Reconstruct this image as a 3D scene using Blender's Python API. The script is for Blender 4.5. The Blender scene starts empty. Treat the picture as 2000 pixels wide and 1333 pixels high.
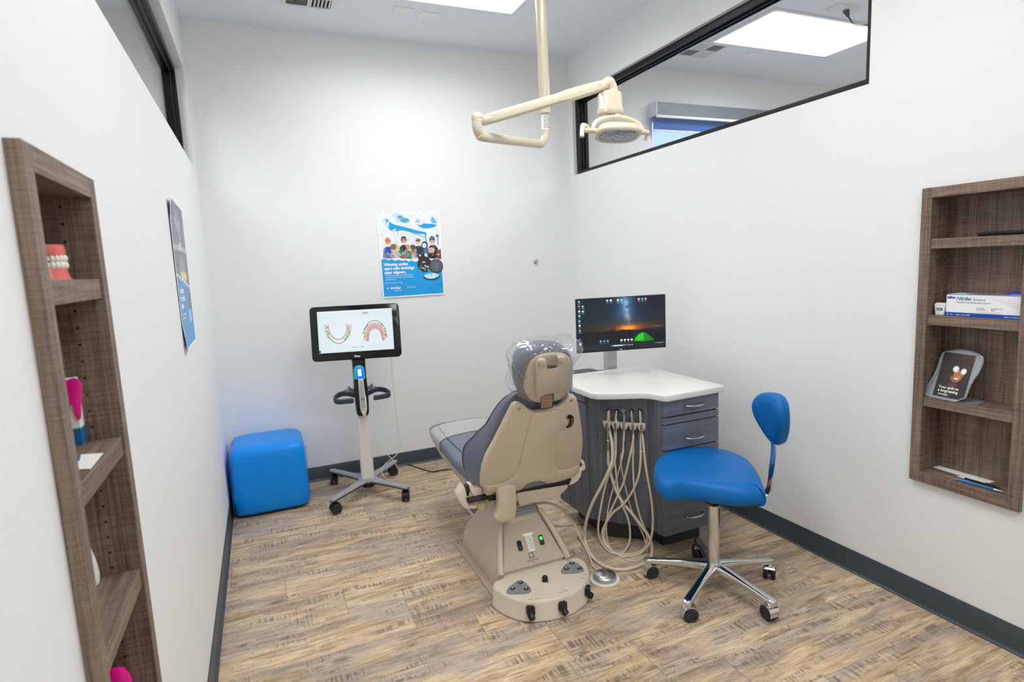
import bpy, bmesh, math, random
import numpy as np
from mathutils import Vector, Matrix, noise as mn

SC = bpy.context.scene
COL = SC.collection
PI = math.pi
R = math.radians

# ------------------------------------------------------------------ camera
W = 2.6745            # room width; wall_left at x=0, wall_right at x=W, wall_back at y=0
H = 3.05
CAMP = Vector((0.2893, -4.2605, 1.48))
YAW, PITCH, ROLL, FPX = 0.4019, -0.1332, -0.0459, 1144.85
_f = Vector((math.sin(YAW) * math.cos(PITCH), math.cos(YAW) * math.cos(PITCH), math.sin(PITCH)))
_r = _f.cross(Vector((0, 0, 1))).normalized()
_u = _r.cross(_f)
CR = _r * math.cos(ROLL) + _u * math.sin(ROLL)
CU = -_r * math.sin(ROLL) + _u * math.cos(ROLL)
CF = _f
cam_d = bpy.data.cameras.new('camera')
cam = bpy.data.objects.new('camera', cam_d)
COL.objects.link(cam)
m3 = Matrix((CR, CU, -CF)).transposed()
cam.matrix_world = Matrix.Translation(CAMP) @ m3.to_4x4()
cam_d.sensor_width = 36
cam_d.lens = FPX / 2000 * 36
cam_d.clip_start = 0.05
cam_d.dof.use_dof = True
cam_d.dof.focus_distance = 2.9
cam_d.dof.aperture_fstop = 4.5
SC.camera = cam

def ray(u, v):
    return (CR * (u - 1000) - CU * (v - 666.5) + CF * FPX) / FPX
def on(u, v, ax, val):          # where the sight line of a measured point meets the plane x/y/z = val
    d = ray(u, v)
    return CAMP + d * ((val - CAMP[ax]) / d[ax])
def onp(u, v, p0, n):
    d = ray(u, v); n = Vector(n)
    return CAMP + d * ((Vector(p0) - CAMP).dot(n) / d.dot(n))
def at(u, v, dep):
    return CAMP + ray(u, v) * dep

# ------------------------------------------------------------------ world, exposure
SC.view_settings.view_transform = 'Standard'
SC.view_settings.look = 'None'
SC.view_settings.exposure = 0.21
SC.view_settings.gamma = 1.0
SC.view_settings.use_curve_mapping = False
wd = bpy.data.worlds.new('daylight'); SC.world = wd
wd.use_nodes = True
wd.node_tree.nodes['Background'].inputs[0].default_value = (0.50, 0.66, 1.0, 1)
wd.node_tree.nodes['Background'].inputs[1].default_value = 1.3
SC.cycles.use_denoising = True
SC.cycles.max_bounces = 12
SC.cycles.diffuse_bounces = 10
SC.cycles.glossy_bounces = 4
SC.cycles.transparent_max_bounces = 24
SC.cycles.caustics_reflective = False
SC.cycles.caustics_refractive = False
SC.cycles.sample_clamp_indirect = 4.0
PANEL_E = 3.0           # radiance of the ceiling light diffusers
PANEL_W = 13.0          # power of the downlight in each panel

# ------------------------------------------------------------------ materials
def lin(c):
    if isinstance(c, str):
        c = [int(c[i:i + 2], 16) / 255 for i in (0, 2, 4)]
    return tuple((x / 12.92 if x <= 0.04045 else ((x + 0.055) / 1.055) ** 2.4) for x in c[:3])
def newmat(name):
    m = bpy.data.materials.new(name); m.use_nodes = True
    return m, m.node_tree, m.node_tree.nodes['Principled BSDF']
_M = {}
def M(name, col='808080', rough=0.5, metal=0.0, spec=0.5, bump=0.0, bscale=200, coat=0.0, emit=None, estr=1.0, alpha=1.0, var=0.0, vscale=8):
    if name in _M: return _M[name]
    m, t, b = newmat(name)
    b.inputs['Base Color'].default_value = (*lin(col), 1)
    b.inputs['Roughness'].default_value = rough
    b.inputs['Metallic'].default_value = metal
    b.inputs['Specular IOR Level'].default_value = spec
    b.inputs['Coat Weight'].default_value = coat
    b.inputs['Alpha'].default_value = alpha
    if emit:
        b.inputs['Emission Color'].default_value = (*lin(emit), 1)
        b.inputs['Emission Strength'].default_value = estr
    tc = t.nodes.new('ShaderNodeTexCoord')
    n = t.nodes.new('ShaderNodeTexNoise'); n.inputs['Scale'].default_value = bscale; n.inputs['Detail'].default_value = 3
    t.links.new(tc.outputs['Object'], n.inputs['Vector'])
    if bump:
        bp = t.nodes.new('ShaderNodeBump'); bp.inputs['Strength'].default_value = bump; bp.inputs['Distance'].default_value = 0.002
        t.links.new(n.outputs['Fac'], bp.inputs['Height']); t.links.new(bp.outputs['Normal'], b.inputs['Normal'])
    mr = t.nodes.new('ShaderNodeMapRange')
    mr.inputs[3].default_value = max(0.02, rough - 0.05); mr.inputs[4].default_value = min(1, rough + 0.05)
    t.links.new(n.outputs['Fac'], mr.inputs[0]); t.links.new(mr.outputs[0], b.inputs['Roughness'])
    if var:
        n2 = t.nodes.new('ShaderNodeTexNoise'); n2.inputs['Scale'].default_value = vscale; n2.inputs['Detail'].default_value = 4
        t.links.new(tc.outputs['Object'], n2.inputs['Vector'])
        mx = t.nodes.new('ShaderNodeMix'); mx.data_type = 'RGBA'
        c = lin(col)
        mx.inputs[6].default_value = (*[x * (1 - var) for x in c], 1); mx.inputs[7].default_value = (*[min(1, x * (1 + var)) for x in c], 1)
        t.links.new(n2.outputs['Fac'], mx.inputs[0]); t.links.new(mx.outputs[2], b.inputs['Base Color'])
    _M[name] = m
    return m

def node(t, typ, **kw):
    n = t.nodes.new(typ)
    for k, v in kw.items():
        if k.startswith('i'):
            n.inputs[int(k[1:])].default_value = v
        else:
            setattr(n, k, v)
    return n
def math_(t, op, a, b=None, c=None):
    n = t.nodes.new('ShaderNodeMath'); n.operation = op
    for i, x in enumerate((a, b, c)):
        if x is None: continue
        if isinstance(x, (int, float)): n.inputs[i].default_value = x
        else: t.links.new(x, n.inputs[i])
    return n.outputs[0]
def ramp(t, fac, stops):
    n = t.nodes.new('ShaderNodeValToRGB')
    e = n.color_ramp.elements
    while len(e) < len(stops): e.new(0.5)
    for el, (p, c) in zip(e, stops):
        el.position = p
        el.color = (*lin(c), 1) if isinstance(c, str) else (c, c, c, 1)
    t.links.new(fac, n.inputs[0])
    return n.outputs[0]
def mixc(t, fac, a, b, mode='MIX'):
    n = t.nodes.new('ShaderNodeMix'); n.data_type = 'RGBA'; n.blend_type = mode
    for i, x in ((0, fac), (6, a), (7, b)):
        if isinstance(x, (int, float)): n.inputs[i].default_value = x
        elif isinstance(x, tuple): n.inputs[i].default_value = x
        else: t.links.new(x, n.inputs[i])
    return n.outputs[2]

def laminate(name, dark, light, grain='z', rough=0.55):
    """woven-looking wood laminate: long streaks along the grain crossed by short threads"""
    if name in _M: return _M[name]
    m, t, b = newmat(name)
    tc = t.nodes.new('ShaderNodeTexCoord')
    def st(sx, sy, sz, sc, det=3):
        mp = t.nodes.new('ShaderNodeMapping'); mp.inputs['Scale'].default_value = (sx, sy, sz)
        t.links.new(tc.outputs['Object'], mp.inputs['Vector'])
        n = t.nodes.new('ShaderNodeTexNoise'); n.inputs['Scale'].default_value = sc; n.inputs['Detail'].default_value = det
        t.links.new(mp.outputs[0], n.inputs['Vector']); return n.outputs['Fac']
    ax = {'x': (0.03, 1, 1), 'y': (1, 0.03, 1), 'z': (1, 1, 0.03)}[grain]
    cx = {'x': (1, 0.06, 0.06), 'y': (0.06, 1, 0.06), 'z': (0.06, 0.06, 1)}[grain]
    a = st(*ax, 210, 2); a2 = st(*ax, 60, 2); c = st(*cx, 260, 2); d = st(*ax, 12, 2)
    f = math_(t, 'MULTIPLY_ADD', a, 0.9, math_(t, 'MULTIPLY', a2, 0.7))
    f = math_(t, 'ADD', f, math_(t, 'MULTIPLY', c, 0.6))
    f = math_(t, 'ADD', f, math_(t, 'MULTIPLY', d, 0.4))
    o = ramp(t, math_(t, 'MULTIPLY', f, 0.385), [(0.40, dark), (0.60, light)])
    n = o
    t.links.new(n, b.inputs['Base Color'])
    b.inputs['Roughness'].default_value = rough
    bp = t.nodes.new('ShaderNodeBump'); bp.inputs['Strength'].default_value = 0.15; bp.inputs['Distance'].default_value = 0.001
    t.links.new(f, bp.inputs['Height']); t.links.new(bp.outputs[0], b.inputs['Normal'])
    _M[name] = m
    return m

def floor_material():
    m, t, b = newmat('vinyl_plank_floor')
    tc = t.nodes.new('ShaderNodeTexCoord'); sp = t.nodes.new('ShaderNodeSeparateXYZ')
    t.links.new(tc.outputs['Object'], sp.inputs[0])
    X, Y = sp.outputs[0], sp.outputs[1]
    PW, PL = 0.2327, 1.22
    rowf = math_(t, 'DIVIDE', math_(t, 'SUBTRACT', -1.32, Y), PW)
    row = math_(t, 'FLOOR', rowf); fr = math_(t, 'FRACT', rowf)
    colf = math_(t, 'DIVIDE', math_(t, 'SUBTRACT', math_(t, 'SUBTRACT', X, 0.273), math_(t, 'MULTIPLY', row, 0.2425)), PL)
    colm = math_(t, 'FLOOR', colf); fc = math_(t, 'FRACT', colf)
    cv = t.nodes.new('ShaderNodeCombineXYZ'); t.links.new(row, cv.inputs[0]); t.links.new(colm, cv.inputs[1])
    wn = t.nodes.new('ShaderNodeTexWhiteNoise'); wn.noise_dimensions = '2D'; t.links.new(cv.outputs[0], wn.inputs['Vector'])
    rnd = wn.outputs['Value']
    sx = math_(t, 'ADD', X, math_(t, 'MULTIPLY', rnd, 37.0)); sy = math_(t, 'ADD', Y, math_(t, 'MULTIPLY', rnd, 11.0))
    pv = t.nodes.new('ShaderNodeCombineXYZ'); t.links.new(sx, pv.inputs[0]); t.links.new(sy, pv.inputs[1])
    def ns(kx, ky, sc, det=4, dist=0.0, rough=0.55):
        mp = t.nodes.new('ShaderNodeMapping'); mp.inputs['Scale'].default_value = (kx, ky, 1)
        t.links.new(pv.outputs[0], mp.inputs['Vector'])
        n = t.nodes.new('ShaderNodeTexNoise'); n.inputs['Scale'].default_value = sc; n.inputs['Detail'].default_value = det
        n.inputs['Distortion'].default_value = dist; n.inputs['Roughness'].default_value = rough
        t.links.new(mp.outputs[0], n.inputs['Vector']); return n.outputs['Fac']
    broad = ns(0.16, 1.0, 15, 5, 0.7)          # long bands of tan and brown
    hue = ns(0.26, 1.0, 6, 4, 1.0)
    fine = ns(0.035, 1.0, 330, 4)              # grain lines
    mid = ns(0.07, 1.0, 70, 5, 0.8)
    c1 = ramp(t, broad, [(0.30, '6f5945'), (0.41, 'a88a6a'), (0.50, 'cfb28c'), (0.58, 'dfc7a3'), (0.70, 'ae9272')])
    c2 = ramp(t, mid, [(0.36, '75624f'), (0.46, 'bfa588'), (0.57, 'd6c1a0'), (0.70, '9c8469')])
    c = mixc(t, 0.5, c1, c2)
    gm = ramp(t, hue, [(0.46, 0.0), (0.60, 1.0)])
    c = mixc(t, math_(t, 'MULTIPLY', gm, 0.60), c, (*lin('a19590'), 1))
    fg = ramp(t, fine, [(0.34, 0.64), (0.52, 1.0), (0.66, 1.10)])
    c = mixc(t, 1.0, c, fg, 'MULTIPLY')
    # dark cracks along the grain
    ck = ramp(t, ns(0.09, 1.0, 22, 3, 1.2), [(0.494, 0.0), (0.502, 1.0), (0.507, 1.0), (0.515, 0.0)])
    ckm = ramp(t, ns(0.6, 1.0, 5, 2), [(0.52, 0.0), (0.58, 1.0)])
    c = mixc(t, math_(t, 'MULTIPLY', math_(t, 'MULTIPLY', ck, ckm), 0.7), c, (*lin('54422f'), 1))
    # saw marks: short dark ticks across the grain, in bands along each board
    tick = ns(1.0, 0.05, 105, 3, 0.0)
    tk = ramp(t, tick, [(0.47, 0.0), (0.57, 1.0)])
    tick2 = ramp(t, ns(1.0, 0.10, 260, 2, 0.0), [(0.45, 0.0), (0.58, 1.0)])
    patch = ramp(t, ns(0.20, 1.0, 17, 4, 0.35, 0.65), [(0.525, 0.0), (0.585, 1.0)])
    patch2 = ramp(t, ns(0.24, 1.0, 12, 4, 0.5, 0.7), [(0.50, 0.0), (0.60, 1.0)])
    big = ramp(t, ns(0.8, 1.0, 2.2, 2), [(0.38, 0.0), (0.47, 1.0)])
    sm = math_(t, 'MULTIPLY', math_(t, 'MULTIPLY', tk, patch), math_(t, 'MULTIPLY_ADD', big, 0.75, 0.25))
    c = mixc(t, math_(t, 'MULTIPLY', patch2, 0.30), c, (*lin('8a7f79'), 1))
    c = mixc(t, math_(t, 'MULTIPLY', math_(t, 'MULTIPLY', tick2, patch2), 0.5), c, (*lin('6c615c'), 1))
    c = mixc(t, math_(t, 'MULTIPLY', sm, 0.72), c, (*lin('5c504b'), 1))
    # knots
    vo = t.nodes.new('ShaderNodeTexVoronoi'); vo.voronoi_dimensions = '2D'; vo.inputs['Scale'].default_value = 1.35; vo.inputs['Randomness'].default_value = 1.0
    mpk = t.nodes.new('ShaderNodeMapping'); mpk.inputs['Scale'].default_value = (0.6, 1.5, 1); t.links.new(pv.outputs[0], mpk.inputs['Vector']); t.links.new(mpk.outputs[0], vo.inputs['Vector'])
    kn_ = ramp(t, math_(t, 'ADD', vo.outputs['Distance'], math_(t, 'MULTIPLY_ADD', mid, 0.05, -0.025)), [(0.0, 1.0), (0.022, 0.8), (0.040, 0.0)])
    c = mixc(t, math_(t, 'MULTIPLY', kn_, 0.6), c, (*lin('5a4634'), 1))
    # per plank tone
    tone = math_(t, 'MULTIPLY_ADD', rnd, 0.16, 1.06)
    tv = t.nodes.new('ShaderNodeCombineColor'); 
    for i in range(3): t.links.new(tone, tv.inputs[i])
    c = mixc(t, 1.0, c, tv.outputs[0], 'MULTIPLY')
    # seams
    def edge(fr_, w):
        a = math_(t, 'LESS_THAN', fr_, w); b_ = math_(t, 'GREATER_THAN', fr_, 1 - w)
        return math_(t, 'MAXIMUM', a, b_)
    e = math_(t, 'MAXIMUM', math_(t, 'MULTIPLY', edge(fr, 0.004), 0.55), edge(fc, 0.0011))
    c = mixc(t, math_(t, 'MULTIPLY', e, 0.55), c, (*lin('3e3024'), 1))
    t.links.new(c, b.inputs['Base Color'])
    b.inputs['Roughness'].default_value = 0.42
    b.inputs['Specular IOR Level'].default_value = 0.35
    bp = t.nodes.new('ShaderNodeBump'); bp.inputs['Strength'].default_value = 0.25; bp.inputs['Distance'].default_value = 0.0015
    hh = math_(t, 'SUBTRACT', math_(t, 'MULTIPLY_ADD', fine, 0.5, mid), math_(t, 'MULTIPLY', e, 2.0))
    t.links.new(hh, bp.inputs['Height']); t.links.new(bp.outputs[0], b.inputs['Normal'])
    return m

def clear(name, tint='ffffff', fac=0.12, rough=0.05, opac=0.0, ocol='ffffff', ior=1.45):
    """thin clear sheet: see-through with fresnel gloss and optional milky share"""
    if name in _M: return _M[name]
    m = bpy.data.materials.new(name); m.use_nodes = True
    t = m.node_tree; t.nodes.clear()
    out = t.nodes.new('ShaderNodeOutputMaterial')
    tr = t.nodes.new('ShaderNodeBsdfTransparent'); tr.inputs[0].default_value = (*lin(tint), 1)
    gl = t.nodes.new('ShaderNodeBsdfGlossy'); gl.inputs['Roughness'].default_value = rough
    lw = t.nodes.new('ShaderNodeLayerWeight'); lw.inputs[0].default_value = 0.5
    sch = math_(t, 'MULTIPLY_ADD', math_(t, 'POWER', lw.outputs['Facing'], 5.0), 0.9, 0.02)
    tc = t.nodes.new('ShaderNodeTexCoord'); n = t.nodes.new('ShaderNodeTexNoise'); n.inputs['Scale'].default_value = 30
    t.links.new(tc.outputs['Object'], n.inputs[0])
    fc = math_(t, 'MINIMUM', math_(t, 'MULTIPLY_ADD', n.outputs['Fac'], 0.04, math_(t, 'ADD', sch, fac)), 1.0)
    mx = t.nodes.new('ShaderNodeMixShader'); t.links.new(fc, mx.inputs[0])
    t.links.new(tr.outputs[0], mx.inputs[1]); t.links.new(gl.outputs[0], mx.inputs[2])
    last = mx.outputs[0]
    if opac:
        df = t.nodes.new('ShaderNodeBsdfDiffuse'); df.inputs[0].default_value = (*lin(ocol), 1)
        m2 = t.nodes.new('ShaderNodeMixShader'); m2.inputs[0].default_value = opac
        t.links.new(last, m2.inputs[1]); t.links.new(df.outputs[0], m2.inputs[2]); last = m2.outputs[0]
    t.links.new(last, out.inputs[0])
    _M[name] = m
    return m

def picmat(name, emit=0.0, rough=0.5, attr='pic'):
    if name in _M: return _M[name]
    m, t, b = newmat(name)
    a = t.nodes.new('ShaderNodeAttribute'); a.attribute_name = attr
    if emit:
        b.inputs['Base Color'].default_value = (0.004, 0.004, 0.004, 1)
        t.links.new(a.outputs['Color'], b.inputs['Emission Color']); b.inputs['Emission Strength'].default_value = emit
    else:
        t.links.new(a.outputs['Color'], b.inputs['Base Color'])
    b.inputs['Roughness'].default_value = rough
    _M[name] = m
    return m

WALL = M('wall_paint', 'e9ebec', 0.6, bump=0.05, bscale=300, var=0.01, vscale=3)
CEIL = M('ceiling_paint', 'e9f0f8', 0.8, bump=0.05, bscale=300, var=0.01, vscale=3)
FLOOR = floor_material()
BASEB = M('baseboard_vinyl', '3a454b', 0.38, var=0.05)
WD_Z = laminate('brown_laminate_upright', '54453c', '917c6c', 'z')
WD_Y = laminate('brown_laminate_level', '54453c', '917c6c', 'y')
GR_Z = laminate('grey_laminate_upright', '545761', '73777f', 'z', 0.5)
GR_X = laminate('grey_laminate_level', '5b5f69', '747984', 'x', 0.5)
BLACKF = M('black_metal_frame', '17181c', 0.35, 0.3)
BEIGE = M('beige_plastic', 'c8b9a3', 0.33, spec=0.5, var=0.02)
BEIGE2 = M('beige_plastic_light', 'dacfbd', 0.3, var=0.02)
BEIGED = M('beige_panel', 'b9ab97', 0.45, var=0.02)
VINYL = M('grey_upholstery', '6c7180', 0.42, bump=0.06, bscale=500, var=0.04)
VINYLD = M('dark_seam', '3a3c46', 0.6)
BLUEV = M('blue_upholstery', '0064ac', 0.42, spec=0.22, bump=0.06, bscale=500, var=0.04)
BLUEC = M('bright_blue_vinyl', '008ff0', 0.34, spec=0.3, var=0.04)
CHROME = M('polished_metal', 'd8d8d8', 0.12, 1.0)
STEEL = M('brushed_metal', 'b9bbbd', 0.28, 1.0)
BLACK = M('black_plastic', '0e0f11', 0.35, var=0.05)
BLACKG = M('black_gloss', '07080a', 0.12)
RUBBER = M('black_rubber', '121315', 0.55)
WHITE = M('white_plastic', 'eceae7', 0.35)
WHITEC = M('white_worktop', 'dcdbd7', 0.3, var=0.01)
PAPER = M('white_paper', 'f3f2f0', 0.7)
HOSE = M('beige_hose', 'd4c8b2', 0.42)
SLATE = M('slate_plastic', '2f3c46', 0.4)
GREYL = M('light_grey_metal', '9ea1a6', 0.42, 0.2)
GLASS = clear('window_glass', 'fafcfd', 0.0, 0.02)

# ------------------------------------------------------------------ mesh builder
class MB:
    def __init__(s):
        s.bm = bmesh.new(); s.mi = 0; s.mats = []
    def mat(s, m):
        if m not in s.mats: s.mats.append(m)
        s.mi = s.mats.index(m); return s
    def _tag(s, faces):
        for f in faces: f.material_index = s.mi
        return s
    def box(s, c, d, rz=0, rx=0, ry=0):
        r = bmesh.ops.create_cube(s.bm, size=1)
        mt = Matrix.Translation(c) @ Matrix.Rotation(rz, 4, 'Z') @ Matrix.Rotation(ry, 4, 'Y') @ Matrix.Rotation(rx, 4, 'X') @ Matrix.Diagonal((*d, 1))
        bmesh.ops.transform(s.bm, matrix=mt, verts=r['verts'])
        return s._tag({f for v in r['verts'] for f in v.link_faces})
    def bb(s, x0, x1, y0, y1, z0, z1):
        return s.box(((x0 + x1) / 2, (y0 + y1) / 2, (z0 + z1) / 2), (abs(x1 - x0), abs(y1 - y0), abs(z1 - z0)))
    def cyl(s, a, b, r, r2=None, n=24, caps=True):
        a, b = Vector(a), Vector(b); d = b - a
        q = bmesh.ops.create_cone(s.bm, cap_ends=caps, segments=n, radius1=r, radius2=r if r2 is None else r2, depth=d.length)
        mt = Matrix.Translation((a + b) / 2) @ d.to_track_quat('Z', 'Y').to_matrix().to_4x4()
        bmesh.ops.transform(s.bm, matrix=mt, verts=q['verts'])
        return s._tag({f for v in q['verts'] for f in v.link_faces})
    def ball(s, c, r, n=20, rot=None):
        q = bmesh.ops.create_uvsphere(s.bm, u_segments=n, v_segments=max(8, n // 2), radius=1)
        r = (r, r, r) if isinstance(r, (int, float)) else r
        mt = Matrix.Translation(c) @ (rot.to_4x4() if rot else Matrix()) @ Matrix.Diagonal((*r, 1))
        bmesh.ops.transform(s.bm, matrix=mt, verts=q['verts'])
        return s._tag({f for v in q['verts'] for f in v.link_faces})
    def loft(s, rings, cap=True, close=True):
        vs = [[s.bm.verts.new(p) for p in ring] for ring in rings]
        fs = []
        n = len(rings[0])
        for a, b in zip(vs[:-1], vs[1:]):
            for i in range(n if close else n - 1):
                j = (i + 1) % n
                fs.append(s.bm.faces.new((a[i], a[j], b[j], b[i])))
        if cap and close:
            for ring, rev in ((vs[0], True), (vs[-1], False)):
                fs.append(s.bm.faces.new(ring[::-1] if rev else ring))
        return s._tag(fs)
    def tube(s, pts, r, n=10, smooth=6, cap=True, flat=1.0):
        P = [Vector(p) for p in pts]
        rr = r if isinstance(r, (list, tuple)) else [r] * len(P)
        if smooth and len(P) > 2: P, rr = catmull(P, rr, smooth)
        T = [((P[min(i + 1, len(P) - 1)] - P[max(i - 1, 0)])).normalized() for i in range(len(P))]
        ref = Vector((0, 0, 1)) if abs(T[0].z) < 0.9 else Vector((1, 0, 0))
        nrm = (ref - T[0] * ref.dot(T[0])).normalized()
        rings = []
        for i, p in enumerate(P):
            if i:
                nrm = nrm - T[i] * nrm.dot(T[i])
                nrm = nrm.normalized() if nrm.length > 1e-6 else T[i].orthogonal().normalized()
            bn = T[i].cross(nrm)
            rings.append([p + (nrm * math.cos(a) * flat + bn * math.sin(a)) * rr[i] for a in [2 * PI * k / n for k in range(n)]])
        return s.loft(rings, cap)
    def prism(s, pts, vec, inset=0.0):
        """pts: list of 3-D points of a planar outline; extruded along vec, optional rounded edge by inset rings"""
        P = [Vector(p) for p in pts]; v = Vector(vec)
        if inset:
            c = sum(P, Vector()) / len(P)
            def off(k):
                out = []
                n_ = v.normalized()
                L = len(P)
                for i in range(L):
                    e = (P[(i + 1) % L] - P[i - 1])
                    e = e.normalized(); w = n_.cross(e)
                    out.append(P[i] + w * k)
                # make sure it shrinks
                if sum((o - c).length for o in out) > sum((p - c).length for p in P):
                    out = [p - (o - p) for o, p in zip(out, P)]
                return out
            i1, i2 = off(inset), off(inset * 0.3)
            vl = v.length; vn = v.normalized(); k = min(inset, vl * 0.45)
            rings = [i1, [p + vn * k * 0.3 for p in i2], [p + vn * k for p in P], [p + vn * (vl - k) for p in P], [p + vn * (vl - k * 0.3) for p in i2], [p + vn * vl for p in i1]]
            return s.loft(rings)
        return s.loft([P, [p + v for p in P]])
    def lathe(s, prof, c=(0, 0, 0), axis='Z', n=32):
        rings = []
        for r, h in prof:
            ring = []
            for k in range(n):
                a = 2 * PI * k / n
                x, y = max(r, 1e-5) * math.cos(a), max(r, 1e-5) * math.sin(a)
                ring.append(Vector((x, y, h)))
            rings.append(ring)
        mt = Matrix.Translation(c) @ (Matrix() if axis == 'Z' else (axis.to_4x4() if isinstance(axis, Matrix) else Matrix.Rotation(R(90), 4, axis)))
        rings = [[mt @ p for p in ring] for ring in rings]
        return s.loft(rings)
    def text(s, body, size, mt, ext=0.0003, bold=0.0, align='LEFT', shear=0.0, sx=1.0):
        cu = bpy.data.curves.new('t', 'FONT'); cu.body = body; cu.size = size; cu.extrude = ext / 2; cu.offset = bold
        cu.align_x = align; cu.shear = shear; cu.resolution_u = 3
        ob = bpy.data.objects.new('t', cu)
        me = bpy.data.meshes.new_from_object(ob)
        off = len(s.bm.verts); mt = mt @ Matrix.Diagonal((sx, 1, 1, 1))
        vs = [s.bm.verts.new(mt @ v.co) for v in me.vertices]
        fs = []
        for p in me.polygons:
            try: fs.append(s.bm.faces.new([vs[i] for i in p.vertices]))
            except ValueError: pass
        s._tag(fs)
        bpy.data.objects.remove(ob); bpy.data.curves.remove(cu); bpy.data.meshes.remove(me)
        return s
    def quad(s, a, b, c, d):
        f = s.bm.faces.new([s.bm.verts.new(p) for p in (a, b, c, d)])
        return s._tag([f])
    def build(s, name, m=None, parent=None, bevel=0.0, segs=3, sub=0, ang=38, world=False, flip=True, solid=0.0):
        if m is not None and not s.mats: s.mats = [m]
        if world and parent is not None:
            r = parent
            while r.parent: r = r.parent
            inv = root_mat(r).inverted()
            bmesh.ops.transform(s.bm, matrix=inv, verts=s.bm.verts)
        if flip: bmesh.ops.recalc_face_normals(s.bm, faces=s.bm.faces)
        for f in s.bm.faces: f.smooth = True
        for e in s.bm.edges:
            if len(e.link_faces) == 2 and e.calc_face_angle(0) > R(ang): e.smooth = False
        me = bpy.data.meshes.new(name); s.bm.to_mesh(me); s.bm.free()
        for x in s.mats: me.materials.append(x)
        o = bpy.data.objects.new(name, me); COL.objects.link(o)
        if parent: o.parent = parent
        if solid:
            k = o.modifiers.new('solid', 'SOLIDIFY'); k.thickness = solid; k.offset = 0
        if bevel:
            b = o.modifiers.new('bevel', 'BEVEL'); b.width = bevel; b.segments = segs; b.limit_method = 'ANGLE'; b.angle_limit = R(35); b.harden_normals = True
        if sub:
            k = o.modifiers.new('sub', 'SUBSURF'); k.levels = sub; k.render_levels = sub
            for e in me.edges: e.use_edge_sharp = False
        return o
def root_mat(r):
    return Matrix.Translation(r.location) @ r.rotation_euler.to_matrix().to_4x4()
def catmull(P, rr, k):
    out, ro = [], []
    for i in range(len(P) - 1):
        p0 = P[max(i - 1, 0)]; p1 = P[i]; p2 = P[i + 1]; p3 = P[min(i + 2, len(P) - 1)]
        for j in range(k):
            t = j / k
            out.append(0.5 * ((2 * p1) + (-p0 + p2) * t + (2 * p0 - 5 * p1 + 4 * p2 - p3) * t * t + (-p0 + 3 * p1 - 3 * p2 + p3) * t ** 3))
            ro.append(rr[i] * (1 - t) + rr[i + 1] * t)
    out.append(P[-1]); ro.append(rr[-1])
    return out, ro
def closed_smooth(P, k):
    n = len(P); out = []
    P = [Vector(p) for p in P]
    for i in range(n):
        p0, p1, p2, p3 = P[i - 1], P[i], P[(i + 1) % n], P[(i + 2) % n]
        for j in range(k):
            t = j / k
            out.append(0.5 * ((2 * p1) + (-p0 + p2) * t + (2 * p0 - 5 * p1 + 4 * p2 - p3) * t * t + (-p0 + 3 * p1 - 3 * p2 + p3) * t ** 3))
    return out
def superell(hx, hy, n=24, e=4.0, cx=0, cy=0):
    out = []
    for k in range(n):
        a = 2 * PI * k / n
        c, s_ = math.cos(a), math.sin(a)
        out.append((cx + hx * math.copysign(abs(c) ** (2 / e), c), cy + hy * math.copysign(abs(s_) ** (2 / e), s_)))
    return out
def rrect(w, h, r, n=6):
    out = []
    for cx, cy, a0 in ((w / 2 - r, h / 2 - r, 0), (-w / 2 + r, h / 2 - r, 90), (-w / 2 + r, -h / 2 + r, 180), (w / 2 - r, -h / 2 + r, 270)):
        for k in range(n + 1):
            a = R(a0 + 90 * k / n); out.append((cx + r * math.cos(a), cy + r * math.sin(a)))
    return out

def tag(o, label, cat, group=None, kind=None):
    if label: o['label'] = label
    if cat: o['category'] = cat
    if group: o['group'] = group
    if kind: o['kind'] = kind
    return o
def thing(name, label, cat, loc=(0, 0, 0), rz=0.0, group=None, kind=None):
    o = bpy.data.objects.new(name, None); COL.objects.link(o)
    o.location = loc; o.rotation_euler = (0, 0, rz); o.empty_display_size = 0.1
    return tag(o, label, cat, group, kind)
def struct(o): o['kind'] = 'structure'; return o
def dup(root, loc, rz=None, label=None, group=None):
    r = root.copy(); COL.objects.link(r); r.location = loc
    if rz is not None: r.rotation_euler = (0, 0, rz)
    if label: r['label'] = label
    if group: r['group'] = group
    for ch in list(root.children):
        c = ch.copy(); COL.objects.link(c); c.parent = r
        for g in list(ch.children):
            d = g.copy(); COL.objects.link(d); d.parent = c
    return r

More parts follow.
